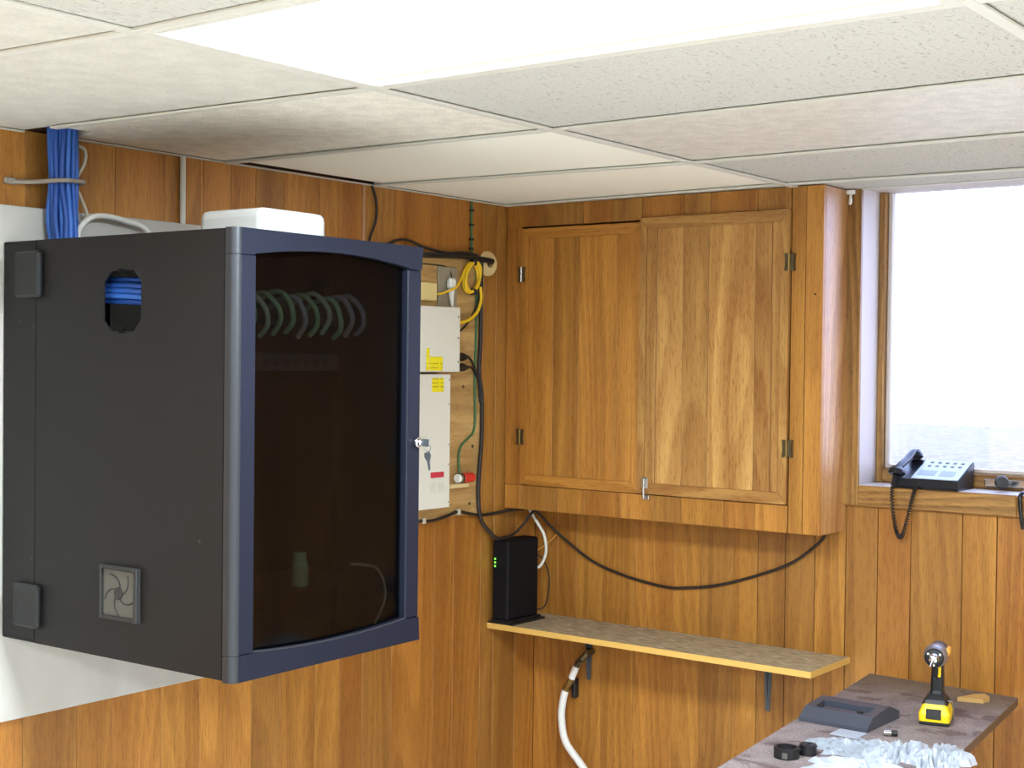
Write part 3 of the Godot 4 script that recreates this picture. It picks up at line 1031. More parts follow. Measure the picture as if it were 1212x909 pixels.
# ------------------------------------------------------------------ boards and boxes on the left wall
func build_wall_board() -> void:
	var b := mb()
	b.box(Vector3(0.0003, 0.75, 0.98), Vector3(0.027, 2.012, 2.95), 0.002)
	tag(put("mounting_board", b, M.board), "large pale grey board on the left wall behind the black cabinet", "board")
	b = mb("z")
	b.us = Vector2(1.25, 0.625)
	b.box(Vector3(0.0003, 1.112, 0.352), Vector3(0.018, 2.008, 0.97), 0.002)
	tag(put("plywood_board", b, M.ply), "bare plywood board on the left wall carrying the white boxes", "board")
	# upper box
	var o := thing("metal_box", "upper white metal box on the plywood, with the wider yellow label", "equipment box", Vector3(0.018, 1.607, 0.65))
	b = mb()
	b.box(Vector3(0.018, 1.607, 0.555), Vector3(0.085, 1.822, 0.92), 0.0015)
	part_at(o, "housing", b, M.white_metal)
	for y in [1.64, 1.72, 1.79]:
		b = mb()
		b.box(Vector3(0.0845, y - 0.003, 0.562), Vector3(0.0858, y + 0.003, 0.567))
		part_at(o, "screw", b, M.fan_grey)
	var yl := textured(label_tex(Color(0.93, 0.86, 0.12), 3), Color.WHITE, 0.6)
	b = MB.new()
	b.us = Vector2(1 / 0.06, 1 / 0.05)
	b.box(Vector3(0.085, 1.611, 0.645), Vector3(0.0856, 1.657, 0.71))
	part_at(o, "yellow_label", b, yl)
	b = MB.new()
	b.us = Vector2(1 / 0.06, 1 / 0.05)
	b.box(Vector3(0.085, 1.611, 0.712), Vector3(0.0856, 1.684, 0.728))
	part_at(o, "yellow_label", b, yl)
	# lower box
	o = thing("metal_box", "tall lower white metal box on the plywood, with the red-striped label", "equipment box", Vector3(0.018, 1.157, 0.7))
	b = mb()
	b.box(Vector3(0.018, 1.157, 0.602), Vector3(0.085, 1.599, 0.93), 0.0015)
	part_at(o, "housing", b, M.white_metal)
	for y in [1.175, 1.3, 1.365, 1.5, 1.58]:
		b = mb()
		b.box(Vector3(0.0845, y - 0.002, 0.607), Vector3(0.0858, y + 0.002, 0.611))
		part_at(o, "screw", b, M.fan_grey)
	b = MB.new()
	b.us = Vector2(1 / 0.06, 1 / 0.05)
	b.box(Vector3(0.085, 1.541, 0.638), Vector3(0.0856, 1.587, 0.698))
	part_at(o, "yellow_label", b, yl)
	b = MB.new()
	b.box(Vector3(0.085, 1.259, 0.633), Vector3(0.0856, 1.277, 0.70))
	part_at(o, "red_label", b, flat(c8(196, 48, 64), 0.6))
	b = MB.new()
	b.us = Vector2(1 / 0.067, 1 / 0.05)
	b.box(Vector3(0.085, 1.208, 0.633), Vector3(0.0855, 1.258, 0.70))
	part_at(o, "printed_label", b, textured(label_tex(Color(0.86, 0.85, 0.8), 9), Color.WHITE, 0.6))
	# grey backplate, jack, clip
	b = mb()
	b.box(Vector3(0.0182, 1.80, 0.50), Vector3(0.026, 1.96, 0.60), 0.002)
	tag(put("back_plate", b, flat(c8(150, 140, 118), 0.6)), "grey metal plate on the plywood behind the white plug", "plate")
	b = mb()
	b.box(Vector3(0.0182, 1.842, 0.622), Vector3(0.04, 1.902, 0.70), 0.003)
	tag(put("wall_jack", b, M.beige), "small beige jack box on the plywood beside the black cabinet", "jack")
	o = thing("white_plug", "white plug with a tapered boot hanging above the upper white box", "plug", Vector3(0.04, 1.85, 0.55))
	b = mb()
	b.box(Vector3(0.03, 1.886, 0.534), Vector3(0.052, 1.922, 0.566), 0.006)
	part_at(o, "plug_body", b, M.white_plastic)
	b = mb()
	b.tube([Vector3(0.041, 1.885, 0.55), Vector3(0.041, 1.86, 0.55), Vector3(0.041, 1.826, 0.545)], 0.013, 10, 0.004)
	part_at(o, "boot", b, M.white_plastic)
	# grounding clamp
	o = thing("ground_clamp", "red and white grounding clamp on the small ledge beside the lower white box", "clamp", Vector3(0.04, 1.235, 0.45))
	b = mb()
	b.xf = at_up(Vector3(0.036, 1.243, 0.475), Vector3(0, 0.0, -1))
	b.cyl(0.0165, 0.0, 0.055, 0.003, 16)
	part_at(o, "red_barrel", b, M.red)
	b = mb()
	b.xf = at_up(Vector3(0.036, 1.243, 0.505), Vector3(0, 0.0, -1))
	b.cyl(0.015, 0.0, 0.014, 0.002, 16)
	part_at(o, "white_ring", b, M.white_plastic)
	b = mb()
	b.xf = at_up(Vector3(0.036, 1.243, 0.49), Vector3(0, 0.0, -1))
	b.cyl(0.017, 0.0, 0.0145, 0.002, 16)
	part_at(o, "dark_ring", b, M.bronze)
	b = mb("z")
	b.box(Vector3(0.0182, 1.212, 0.455), Vector3(0.05, 1.2255, 0.55), 0.002)
	tag(put("wood_ledge", b, M.cream), "small pale wooden ledge on the plywood under the red clamp", "ledge")
	# plastic round bushing where the cables leave
	o = thing("wood_bushing", "round pale wooden collar on the left wall with black cables through it", "collar", Vector3(0.0, 1.99, 0.31))
	b = mb()
	b.xf = at_up(Vector3(0.0, 1.987, 0.306), Vector3(1, 0.04, 0.12))
	b.lathe([Vector2(0.014, 0.0), Vector2(0.044, 0.0), Vector2(0.044, 0.006), Vector2(0.036, 0.014), Vector2(0.016, 0.016), Vector2(0.014, 0.0)], 24)
	part_at(o, "collar", b, M.cream)
	# surface conduit up the wall
	b = mb()
	b.tube([Vector3(0.0085, 1.93, 1.671), Vector3(0.0085, 2.197, 1.672)], 0.008, 10)
	tag(put("conduit", b, M.rail), "narrow white surface conduit rising to the ceiling behind the white box", "conduit")
	b = mb()
	b.box(Vector3(0.0004, 2.0125, 0.935), Vector3(0.004, 2.196, 0.948), 0.001)
	tag(put("cover_strip", b, M.pale_wire), "thin pale strip up the panelling right of the white box", "strip")
	for p in [[1.555, 0.455], [1.15, 0.415], [1.348, 0.40]]:
		b = mb()
		b.xf = at_up(Vector3(0.018, p[0], p[1]), Vector3.RIGHT)
		b.cyl(0.006, 0.0, 0.003, 0.001, 10)
		tag(put("plywood_screw", b, M.bronze), ["dark screw head in the plywood beside the lower white box", "dark screw head in the plywood near its bottom edge", "dark screw head in the plywood beside the green wire"][[1.555, 1.15, 1.348].find(p[0])], "screw")

func label_tex(base: Color, rows: int) -> ImageTexture:
	var im := Image.create(64, 64, false, Image.FORMAT_RGB8)
	im.fill(base)
	for r in rows:
		var y := 8 + r * 50 / rows
		var x := 6
		while x < 56:
			var l := rng.randi_range(2, 6)
			im.fill_rect(Rect2i(x, y, l, maxi(1, 16 / rows)), base.darkened(0.38))
			x += l + rng.randi_range(1, 4)
	return as_tex(im)

# ------------------------------------------------------------------ shelf
func build_shelf() -> void:
	var o := thing("wall_shelf", "dusty particle-board shelf in the corner under the oak wall cabinet", "shelf", Vector3(0.62, 0.697, 0.14))
	var b := mb("x")
	b.us = Vector2(1 / 0.3, 1 / 1.25)
	b.uo = Vector2.ZERO
	b.box(Vector3(0.001, 0.697, 0.001), Vector3(1.243, 0.7163, 0.2835), 0.001)
	part_at(o, "board", b, M.shelf_top)
	b = mb("x")
	b.box(Vector3(0.001, 0.697, 0.2836), Vector3(1.243, 0.7168, 0.286), 0.0008)
	part_at(o, "front_edge", b, M.shelf_edge)
	b = mb("z")
	b.box(Vector3(1.2431, 0.697, 0.001), Vector3(1.2455, 0.7168, 0.286), 0.0008)
	part_at(o, "end_edge", b, M.shelf_edge)
	var i := 0
	for x in [0.247, 0.96]:
		var k := thing("shelf_bracket", ["grey steel bracket under the shelf beside the white hose", "grey steel bracket under the right end of the shelf"][i], "bracket", Vector3(x, 0.495, 0.0), 0.0, "brackets under the wall shelf")
		b = mb()
		b.prism(PackedVector2Array([Vector2(x - 0.016, 0.6965), Vector2(x + 0.016, 0.6965), Vector2(x + 0.008, 0.50), Vector2(x - 0.008, 0.50)]), 0.0003, 0.004)
		part_at(k, "wall_leg", b, M.bracket)
		b = mb()
		b.box(Vector3(x - 0.014, 0.6925, 0.0045), Vector3(x + 0.014, 0.6965, 0.2), 0.001)
		part_at(k, "shelf_leg", b, M.bracket)
		b = mb()
		b.xf = Transform3D(Basis(Vector3(0, 0, 1), Vector3(0, 1, 0), Vector3(-1, 0, 0)), Vector3(x, 0, 0))
		b.prism(PackedVector2Array([Vector2(0.004, 0.692), Vector2(0.16, 0.692), Vector2(0.03, 0.66), Vector2(0.004, 0.53)]), -0.0015, 0.0015)
		part_at(k, "rib", b, M.bracket)
		i += 1
	# modem
	o = thing("modem", "tall black modem standing at the left end of the shelf, three green lights on", "modem", Vector3(0.055, 0.717, 0.19))
	b = mb()
	b.box(Vector3(0.02, 0.731, 0.10), Vector3(0.09, 1.013, 0.283), 0.006)
	part_at(o, "case", b, M.modem)
	b = mb()
	b.box(Vector3(0.006, 0.717, 0.085), Vector3(0.112, 0.724, 0.284), 0.002)
	b.box(Vector3(0.014, 0.724, 0.092), Vector3(0.098, 0.731, 0.28), 0.002)
	part_at(o, "base", b, M.black)
	var led := flat(c8(120, 230, 90), 0.4)
	led.emission_enabled = true
	led.emission = Color(0.5, 1.0, 0.3)
	led.emission_energy_multiplier = 1.4
	for y in [0.946, 0.933, 0.920]:
		b = mb()
		b.box(Vector3(0.030, y - 0.003, 0.2825), Vector3(0.0365, y + 0.003, 0.2842), 0.0005)
		part_at(o, "status_light", b, led)
		var l := OmniLight3D.new()
		l.name = "status_glow"
		l.light_energy = 0.00008
		l.light_color = Color(0.5, 1.0, 0.3)
		l.light_size = 0.003
		l.omni_range = 10.0
		l.omni_attenuation = 2.0
		l.shadow_enabled = true
		l.position = Vector3(0.0333, y, 0.2855) - o.position
		o.add_child(l, true)
	# hose and valve below the shelf
	o = thing("water_hose", "white hose with brass fittings hanging from a valve below the shelf", "hose", Vector3(0.2, 0.2, 0.05))
	b = mb()
	b.tube(flow([Vector3(0.181, 0.463, 0.05), Vector3(0.171, 0.42, 0.052), Vector3(0.168, 0.357, 0.055), Vector3(0.188, 0.275, 0.055), Vector3(0.258, 0.2, 0.052), Vector3(0.30, 0.15, 0.05)], 8), 0.0135, 12)
	part_at(o, "hose", b, M.white_plastic)
	b = mb()
	b.tube([Vector3(0.226, 0.553, 0.05), Vector3(0.206, 0.507, 0.05)], 0.0125, 12)
	part_at(o, "sleeve", b, M.white_plastic)
	b = mb()
	b.tube([Vector3(0.206, 0.507, 0.05), Vector3(0.198, 0.492, 0.05)], 0.015, 8)
	b.tube([Vector3(0.198, 0.492, 0.05), Vector3(0.187, 0.474, 0.05)], 0.0125, 12)
	b.tube([Vector3(0.187, 0.474, 0.05), Vector3(0.181, 0.462, 0.05)], 0.016, 8)
	part_at(o, "brass_fitting", b, M.brass)
	b = mb()
	b.tube([Vector3(0.225, 0.552, 0.05), Vector3(0.234, 0.566, 0.05)], 0.011, 8)
	b.tube([Vector3(0.234, 0.566, 0.05), Vector3(0.258, 0.60, 0.03)], 0.013, 8)
	b.tube([Vector3(0.262, 0.604, 0.04), Vector3(0.262, 0.604, 0.001)], 0.011, 10)
	b.tube([Vector3(0.24, 0.575, 0.05), Vector3(0.258, 0.569, 0.066)], 0.006, 8)
	part_at(o, "valve", b, M.bronze)
	b = mb()
	b.box(Vector3(0.19, 0.43, 0.001), Vector3(0.206, 0.5, 0.03), 0.003)
	part_at(o, "fitting_shadow", b, M.black)  # dark block standing in for the shadow beside the fitting
	b = mb()
	b.tube([Vector3(0.272, 0.182, 0.05), Vector3(0.286, 0.166, 0.05)], 0.018, 10)
	part_at(o, "hose_clamp", b, M.chrome)

# ------------------------------------------------------------------ bench
func build_bench() -> void:
	var ty := 0.686
	var o := thing("workbench", "dusty stained workbench top standing against the panelling below the window", "workbench", Vector3(1.6, 0, 0.9))
	var pg := PackedVector2Array([Vector2(1.334, 0.05), Vector2(1.798, 0.079), Vector2(1.992, 1.9), Vector2(1.535, 1.9)])
	var b := MB.new()
	b.us = Vector2(1 / 0.66, 1 / 1.9)
	b.uo = Vector2(-1.33 / 0.66, 0)
	# polygon (x, z) laid flat
	b.xf = Transform3D(Basis(Vector3.RIGHT, Vector3.BACK, Vector3.DOWN), Vector3.ZERO)
	b.prism(pg, -ty, -(ty - 0.002))
	part_at(o, "worktop", b, M.bench)
	b = MB.new()
	b.xf = Transform3D(Basis(Vector3.RIGHT, Vector3.BACK, Vector3.DOWN), Vector3.ZERO)
	b.prism(pg, -(ty - 0.002), -(ty - 0.024))
	part_at(o, "core", b, M.bench_edge)
	for p in [Vector2(1.47, 0.70), Vector2(1.84, 0.74), Vector2(1.57, 1.72), Vector2(1.92, 1.72)]:
		b = mb()
		b.box(Vector3(p.x - 0.018, 0.0, p.y - 0.018), Vector3(p.x + 0.018, ty - 0.024, p.y + 0.018), 0.003)
		part_at(o, "leg", b, M.leg)
	b = mb("x")
	b.box(Vector3(1.40, ty - 0.064, 0.0005), Vector3(1.74, ty - 0.0245, 0.075), 0.002)
	part_at(o, "wall_cleat", b, M.oak[1])
	b = mb("x")
	b.box(Vector3(1.47, ty - 0.07, 0.69), Vector3(1.815, ty - 0.0245, 0.71), 0.002)
	part_at(o, "crossbar", b, M.leg)
	impact_driver(Vector3(1.712, ty, 0.50))
	# black desk-stand with a slot
	o = thing("phone_stand", "black plastic desk stand with a long slot lying on the workbench", "stand", Vector3(1.52, ty, 0.62), -0.02)
	b = mb()
	b.xf = Transform3D(Basis(Vector3(0, 0, 1), Vector3(0, 1, 0), Vector3(-1, 0, 0)), Vector3.ZERO)
	var side := PackedVector2Array([Vector2(-0.095, 0.0), Vector2(0.112, 0.0), Vector2(0.112, 0.010), Vector2(0.075, 0.034), Vector2(-0.03, 0.044), Vector2(-0.095, 0.02)])
	# two ends, front and back strips leave the slot open
	b.prism(side, 0.075, 0.098)
	b.prism(side, -0.098, -0.072)
	b.prism(PackedVector2Array([Vector2(0.052, 0.0), Vector2(0.112, 0.0), Vector2(0.112, 0.010), Vector2(0.075, 0.034), Vector2(0.052, 0.0362)]), -0.072, 0.075)
	b.prism(PackedVector2Array([Vector2(-0.095, 0.0), Vector2(0.005, 0.0), Vector2(0.005, 0.0405), Vector2(-0.03, 0.044), Vector2(-0.095, 0.02)]), -0.072, 0.075)
	put("shell", b, flat(c8(66, 69, 80), 0.34), o)
	b = mb()
	b.box(Vector3(-0.075, 0.0, 0.005), Vector3(0.072, 0.008, 0.052))
	put("slot_floor", b, M.black, o)
	for x in [-0.06, 0.055]:
		b = mb()
		b.box(Vector3(x - 0.008, 0.036, 0.052), Vector3(x + 0.008, 0.0405, 0.066), 0.001)
		put("catch", b, M.black, o)
	# strap rolls
	o = thing("strap_roll", "small black roll of strapping lying on the workbench left of the plastic bags", "strap roll", Vector3(1.553, ty, 1.075))
	b = mb()
	b.lathe([Vector2(0.024, 0.0), Vector2(0.031, 0.0), Vector2(0.031, 0.026), Vector2(0.024, 0.026), Vector2(0.024, 0.0)], 24)
	b.xf = Transform3D(Basis.IDENTITY, Vector3(0.031, 0, -0.055))
	b.lathe([Vector2(0.0, 0.0), Vector2(0.021, 0.0), Vector2(0.021, 0.026), Vector2(0.010, 0.028), Vector2(0.0, 0.022)], 20)
	b.xf = Transform3D(Basis.IDENTITY, Vector3.ZERO)
	b.tube([Vector3(0.0, 0.012, -0.03), Vector3(0.02, 0.012, -0.05)], 0.009, 6)
	put("strap", b, M.black, o)
	b = mb()
	b.box(Vector3(0.004, 0.004, 0.0305), Vector3(0.018, 0.018, 0.0325), 0.0005)
	put("tag", b, M.fan_grey, o)
	# bags
	bag("plastic_bag", "clear crumpled plastic bag on the workbench in front of the black stand", Vector3(1.632, ty, 0.90), Vector2(0.085, 0.085), 0.018, 3, M.bag, 0.5)
	bag("plastic_bag", "whitish crumpled plastic bag in the middle of the bag pile", Vector3(1.762, ty, 0.885), Vector2(0.085, 0.09), 0.032, 8, M.bag_white, -0.5)
	bag("plastic_bag", "bulging white plastic bag at the right edge of the workbench", Vector3(1.872, ty, 0.885), Vector2(0.060, 0.10), 0.042, 14, M.bag_white, 0.2)
	bag("plastic_bag", "flat clear plastic bag lying nearest the camera on the workbench", Vector3(1.745, ty, 1.06), Vector2(0.12, 0.11), 0.022, 21, M.bag_white, 0.9)
	b = mb()
	b.box(Vector3(1.545, ty + 0.0003, 0.745), Vector3(1.62, ty + 0.003, 0.81), 0.001)
	tag(put("folded_paper", b, M.bag_white), "folded pale slip lying against the front of the black stand", "slip")
	o = thing("coax_connector", "small metal connector with a black end on the workbench before the yellow drill", "connector", Vector3(1.675, ty + 0.0085, 0.725), 0.4)
	b = mb()
	b.xf = Transform3D(Basis(Vector3.BACK, PI / 2), Vector3.ZERO)
	b.cyl(0.0085, -0.004, 0.018, 0.002, 6)
	put("nut", b, M.chrome, o)
	b = mb()
	b.xf = Transform3D(Basis(Vector3.BACK, PI / 2), Vector3.ZERO)
	b.cyl(0.0082, -0.018, -0.004, 0.002, 12)
	put("sleeve", b, M.black, o)
	b = mb()
	b.xf = Transform3D(Basis(Vector3.RIGHT, Vector3.BACK, Vector3.DOWN), Vector3.ZERO)
	b.prism(PackedVector2Array([Vector2(1.675, 0.235), Vector2(1.70, 0.165), Vector2(1.722, 0.14), Vector2(1.748, 0.175), Vector2(1.742, 0.215)]), -(ty + 0.012), -ty)
	tag(put("wood_offcut", b, M.chip), "small pale wood offcut on the workbench behind the yellow drill", "wood scrap")

func bag(called: String, label: String, at: Vector3, r: Vector2, h: float, sd: int, m: Material, turn: float) -> void:
	var f := fn(sd, 2)
	var n := 18
	var b := mb()
	var top := []
	for j in n + 1:
		var row := []
		for i in n + 1:
			var u := 2.0 * i / n - 1.0
			var w := 2.0 * j / n - 1.0
			var ang := atan2(w, u)
			var sq := maxf(absf(u), absf(w))
			var edge := 1.0 + 0.42 * f.get_noise_2d(cos(ang) * 1.3 + 7, sin(ang) * 1.3)
			var d := Vector2(u, w).normalized() * sq * edge if sq > 0.0 else Vector2.ZERO
			var y := 0.0
			if sq < 0.999:
				var k := absf(f.get_noise_2d(u * 1.3, w * 1.3))
				var k2 := absf(f.get_noise_2d(u * 2.8 + 30, w * 2.8))
				y = h * pow(1.0 - sq, 0.35) * (0.30 + 0.85 * (1.0 - 1.9 * k) + 0.6 * (0.25 - k2))
				y = maxf(y, 0.0025)
			row.append(Vector3(d.x * r.x, y, d.y * r.y))
		top.append(row)
	for j in n:
		for i in n:
			for q in [[[i, j], [i + 1, j], [i + 1, j + 1]], [[i, j], [i + 1, j + 1], [i, j + 1]]]:
				var p := []
				for k in q:
					p.append(top[k[1]][k[0]])
				var nn: Vector3 = (p[1] - p[0]).cross(p[2] - p[0]).normalized()
				if nn.y < 0:
					nn = -nn
				b.tri(p[0], p[1], p[2], nn, nn, nn)
	var rim := []
	for i in n:
		rim.append(top[0][i])
	for j in n:
		rim.append(top[j][n])
	for i in n:
		rim.append(top[n][n - i])
	for j in n:
		rim.append(top[n - j][0])
	for i in rim.size():
		b.tri(rim[i], rim[(i + 1) % rim.size()], Vector3.ZERO, Vector3.DOWN, Vector3.DOWN, Vector3.DOWN)
	var o := put(called, b, m)
	o.position = at + Vector3(0, 0.0004, 0)
	o.rotation.y = turn
	tag(o, label, "plastic bag", "plastic bags on the workbench")

func impact_driver(at: Vector3) -> void:
	# local z is the nose direction
	var o := thing("impact_driver", "yellow and black cordless impact driver standing on its battery on the workbench", "power tool", at, 0.24)
	o.scale = Vector3.ONE * 0.84
	var b := mb()
	# battery: tapered block
	var lay := [[0.0, 0.040, 0.046], [0.012, 0.048, 0.054], [0.034, 0.049, 0.055], [0.058, 0.040, 0.050], [0.066, 0.036, 0.046]]
	ring_stack(b, lay, 0.006, 0.0, 0.012)
	put("battery", b, M.tool_yellow, o)
	b = mb()
	b.box(Vector3(-0.046, 0.0005, -0.05), Vector3(0.046, 0.011, 0.062), 0.003)
	put("battery_foot", b, M.black, o)
	b = mb()
	b.xf = Transform3D(Basis(Vector3.RIGHT, -0.16), Vector3(0, 0.036, 0.0595))
	b.box(Vector3(-0.025, -0.016, -0.004), Vector3(0.022, 0.016, 0.0015), 0.001)
	var pl := put("rating_plate", b, M.black, o)
	b = mb()
	b.xf = Transform3D(Basis(Vector3.RIGHT, -0.16), Vector3(0, 0.036, 0.0595))
	b.box(Vector3(-0.019, -0.010, 0.0012), Vector3(0.016, 0.010, 0.0021), 0.0004)
	put("plate_print", b, M.fan_dark, pl)
	b = mb()
	ring_stack(b, [[0.064, 0.040, 0.05], [0.078, 0.034, 0.044], [0.09, 0.022, 0.03]], 0.0, 0.0, 0.01)
	put("handle_base", b, M.black, o)
	b = mb()
	ring_stack(b, [[0.086, 0.0225, 0.030], [0.10, 0.0195, 0.025], [0.13, 0.0195, 0.024], [0.165, 0.018, 0.026], [0.195, 0.0175, 0.03]], -0.02, -0.09, 0.012)
	put("handle", b, M.black, o)
	b = mb()
	b.box(Vector3(-0.012, 0.150, 0.006), Vector3(0.006, 0.18, 0.022), 0.004)
	put("trigger", b, M.black_gloss, o)
	b = mb()
	b.box(Vector3(0.004, 0.146, 0.010), Vector3(0.0145, 0.186, 0.02), 0.003)
	put("side_flash", b, M.tool_yellow, o)
	# motor housing along z
	var head := Transform3D(Basis(Vector3.RIGHT, PI / 2), Vector3(-0.002, 0.216, 0))
	b = mb()
	b.xf = head
	b.lathe([Vector2(0.0, -0.085), Vector2(0.026, -0.082), Vector2(0.032, -0.07), Vector2(0.035, -0.03), Vector2(0.0355, 0.012)], 24)
	put("motor_housing", b, flat(c8(66, 60, 66), 0.5), o)
	b = mb()
	b.xf = head
	b.lathe([Vector2(0.037, 0.0), Vector2(0.0375, 0.006), Vector2(0.037, 0.03), Vector2(0.034, 0.044), Vector2(0.027, 0.056)], 24)
	b.lathe([Vector2(0.0, 0.0), Vector2(0.037, 0.0)], 24)
	put("gear_case", b, flat(c8(150, 150, 158), 0.36, 0.7), o)
	b = mb()
	b.xf = head
	b.lathe([Vector2(0.029, 0.052), Vector2(0.030, 0.058), Vector2(0.026, 0.064), Vector2(0.017, 0.066), Vector2(0.0, 0.066)], 24)
	put("nose_ring", b, M.black, o)
	for k in 3:
		var f := [0.6, PI - 0.6, -PI / 2][k] as float
		b = mb()
		b.xf = Transform3D(Basis(Vector3.RIGHT, PI / 2), Vector3(-0.002 + 0.0225 * cos(f), 0.216 + 0.0225 * sin(f), 0.0645))
		b.cyl(0.0036, 0.0, 0.002, 0.0006, 10)
		put("work_light", b, M.white_plastic, o)
	b = mb()
	b.xf = head
	b.lathe([Vector2(0.0165, 0.064), Vector2(0.0165, 0.072), Vector2(0.0135, 0.08), Vector2(0.0125, 0.094), Vector2(0.006, 0.097), Vector2(0.0, 0.097)], 18)
	put("chuck", b, M.chrome, o)
	b = mb()
	b.tube([Vector3(-0.002, 0.216, 0.094), Vector3(-0.004, 0.208, 0.13)], 0.0036, 6)
	b.tube([Vector3(-0.004, 0.208, 0.128), Vector3(-0.005, 0.204, 0.145)], 0.0026, 6, 0.0012)
	put("bit", b, M.chrome, o)
	b = mb()
	b.box(Vector3(0.024, 0.212, -0.06), Vector3(0.0372, 0.236, 0.006), 0.004)
	put("side_badge", b, M.orange, o)
	b = mb()
	b.tube(flow([Vector3(0.038, 0.074, 0.02), Vector3(0.05, 0.072, 0.018), Vector3(0.054, 0.06, 0.012), Vector3(0.054, 0.03, 0.006), Vector3(0.052, 0.012, 0.002)], 5), 0.0028, 6)
	put("belt_hook", b, M.steel, o)

func ring_stack(b: MB, lay: Array, z_shift: float, lean: float, r: float) -> void:
	# rounded rectangles [y, half width, half depth] joined from bottom to top
	var rings := []
	for l in lay:
		var ring := []
		for k in 4:
			var c := Vector2([1, -1, -1, 1][k] * (l[1] - r), [1, 1, -1, -1][k] * (l[2] - r))
			for j in 5:
				var f := PI / 2 * (j / 4.0) + k * PI / 2
				ring.append([Vector3(c.x + cos(f) * r, l[0], c.y + sin(f) * r + z_shift + lean * (l[0] - lay[0][0])), Vector3(cos(f), 0, sin(f))])
		rings.append(ring)
	for i in rings.size() - 1:
		var o := Vector2(lay[i + 1][0] - lay[i][0], lay[i][1] - lay[i + 1][1]).normalized()
		for j in 20:
			var l := (j + 1) % 20
			var a: Vector3 = rings[i][j][1] * o.x + Vector3(0, o.y, 0)
			var c: Vector3 = rings[i][l][1] * o.x + Vector3(0, o.y, 0)
			b.tri(rings[i][j][0], rings[i + 1][j][0], rings[i + 1][l][0], a, a, c)
			b.tri(rings[i][j][0], rings[i + 1][l][0], rings[i][l][0], a, c, c)
	for s in [0, rings.size() - 1]:
		var pts := []
		for q in rings[s]:
			pts.append(q[0])
		b.poly(pts, Vector3.DOWN if s == 0 else Vector3.UP)

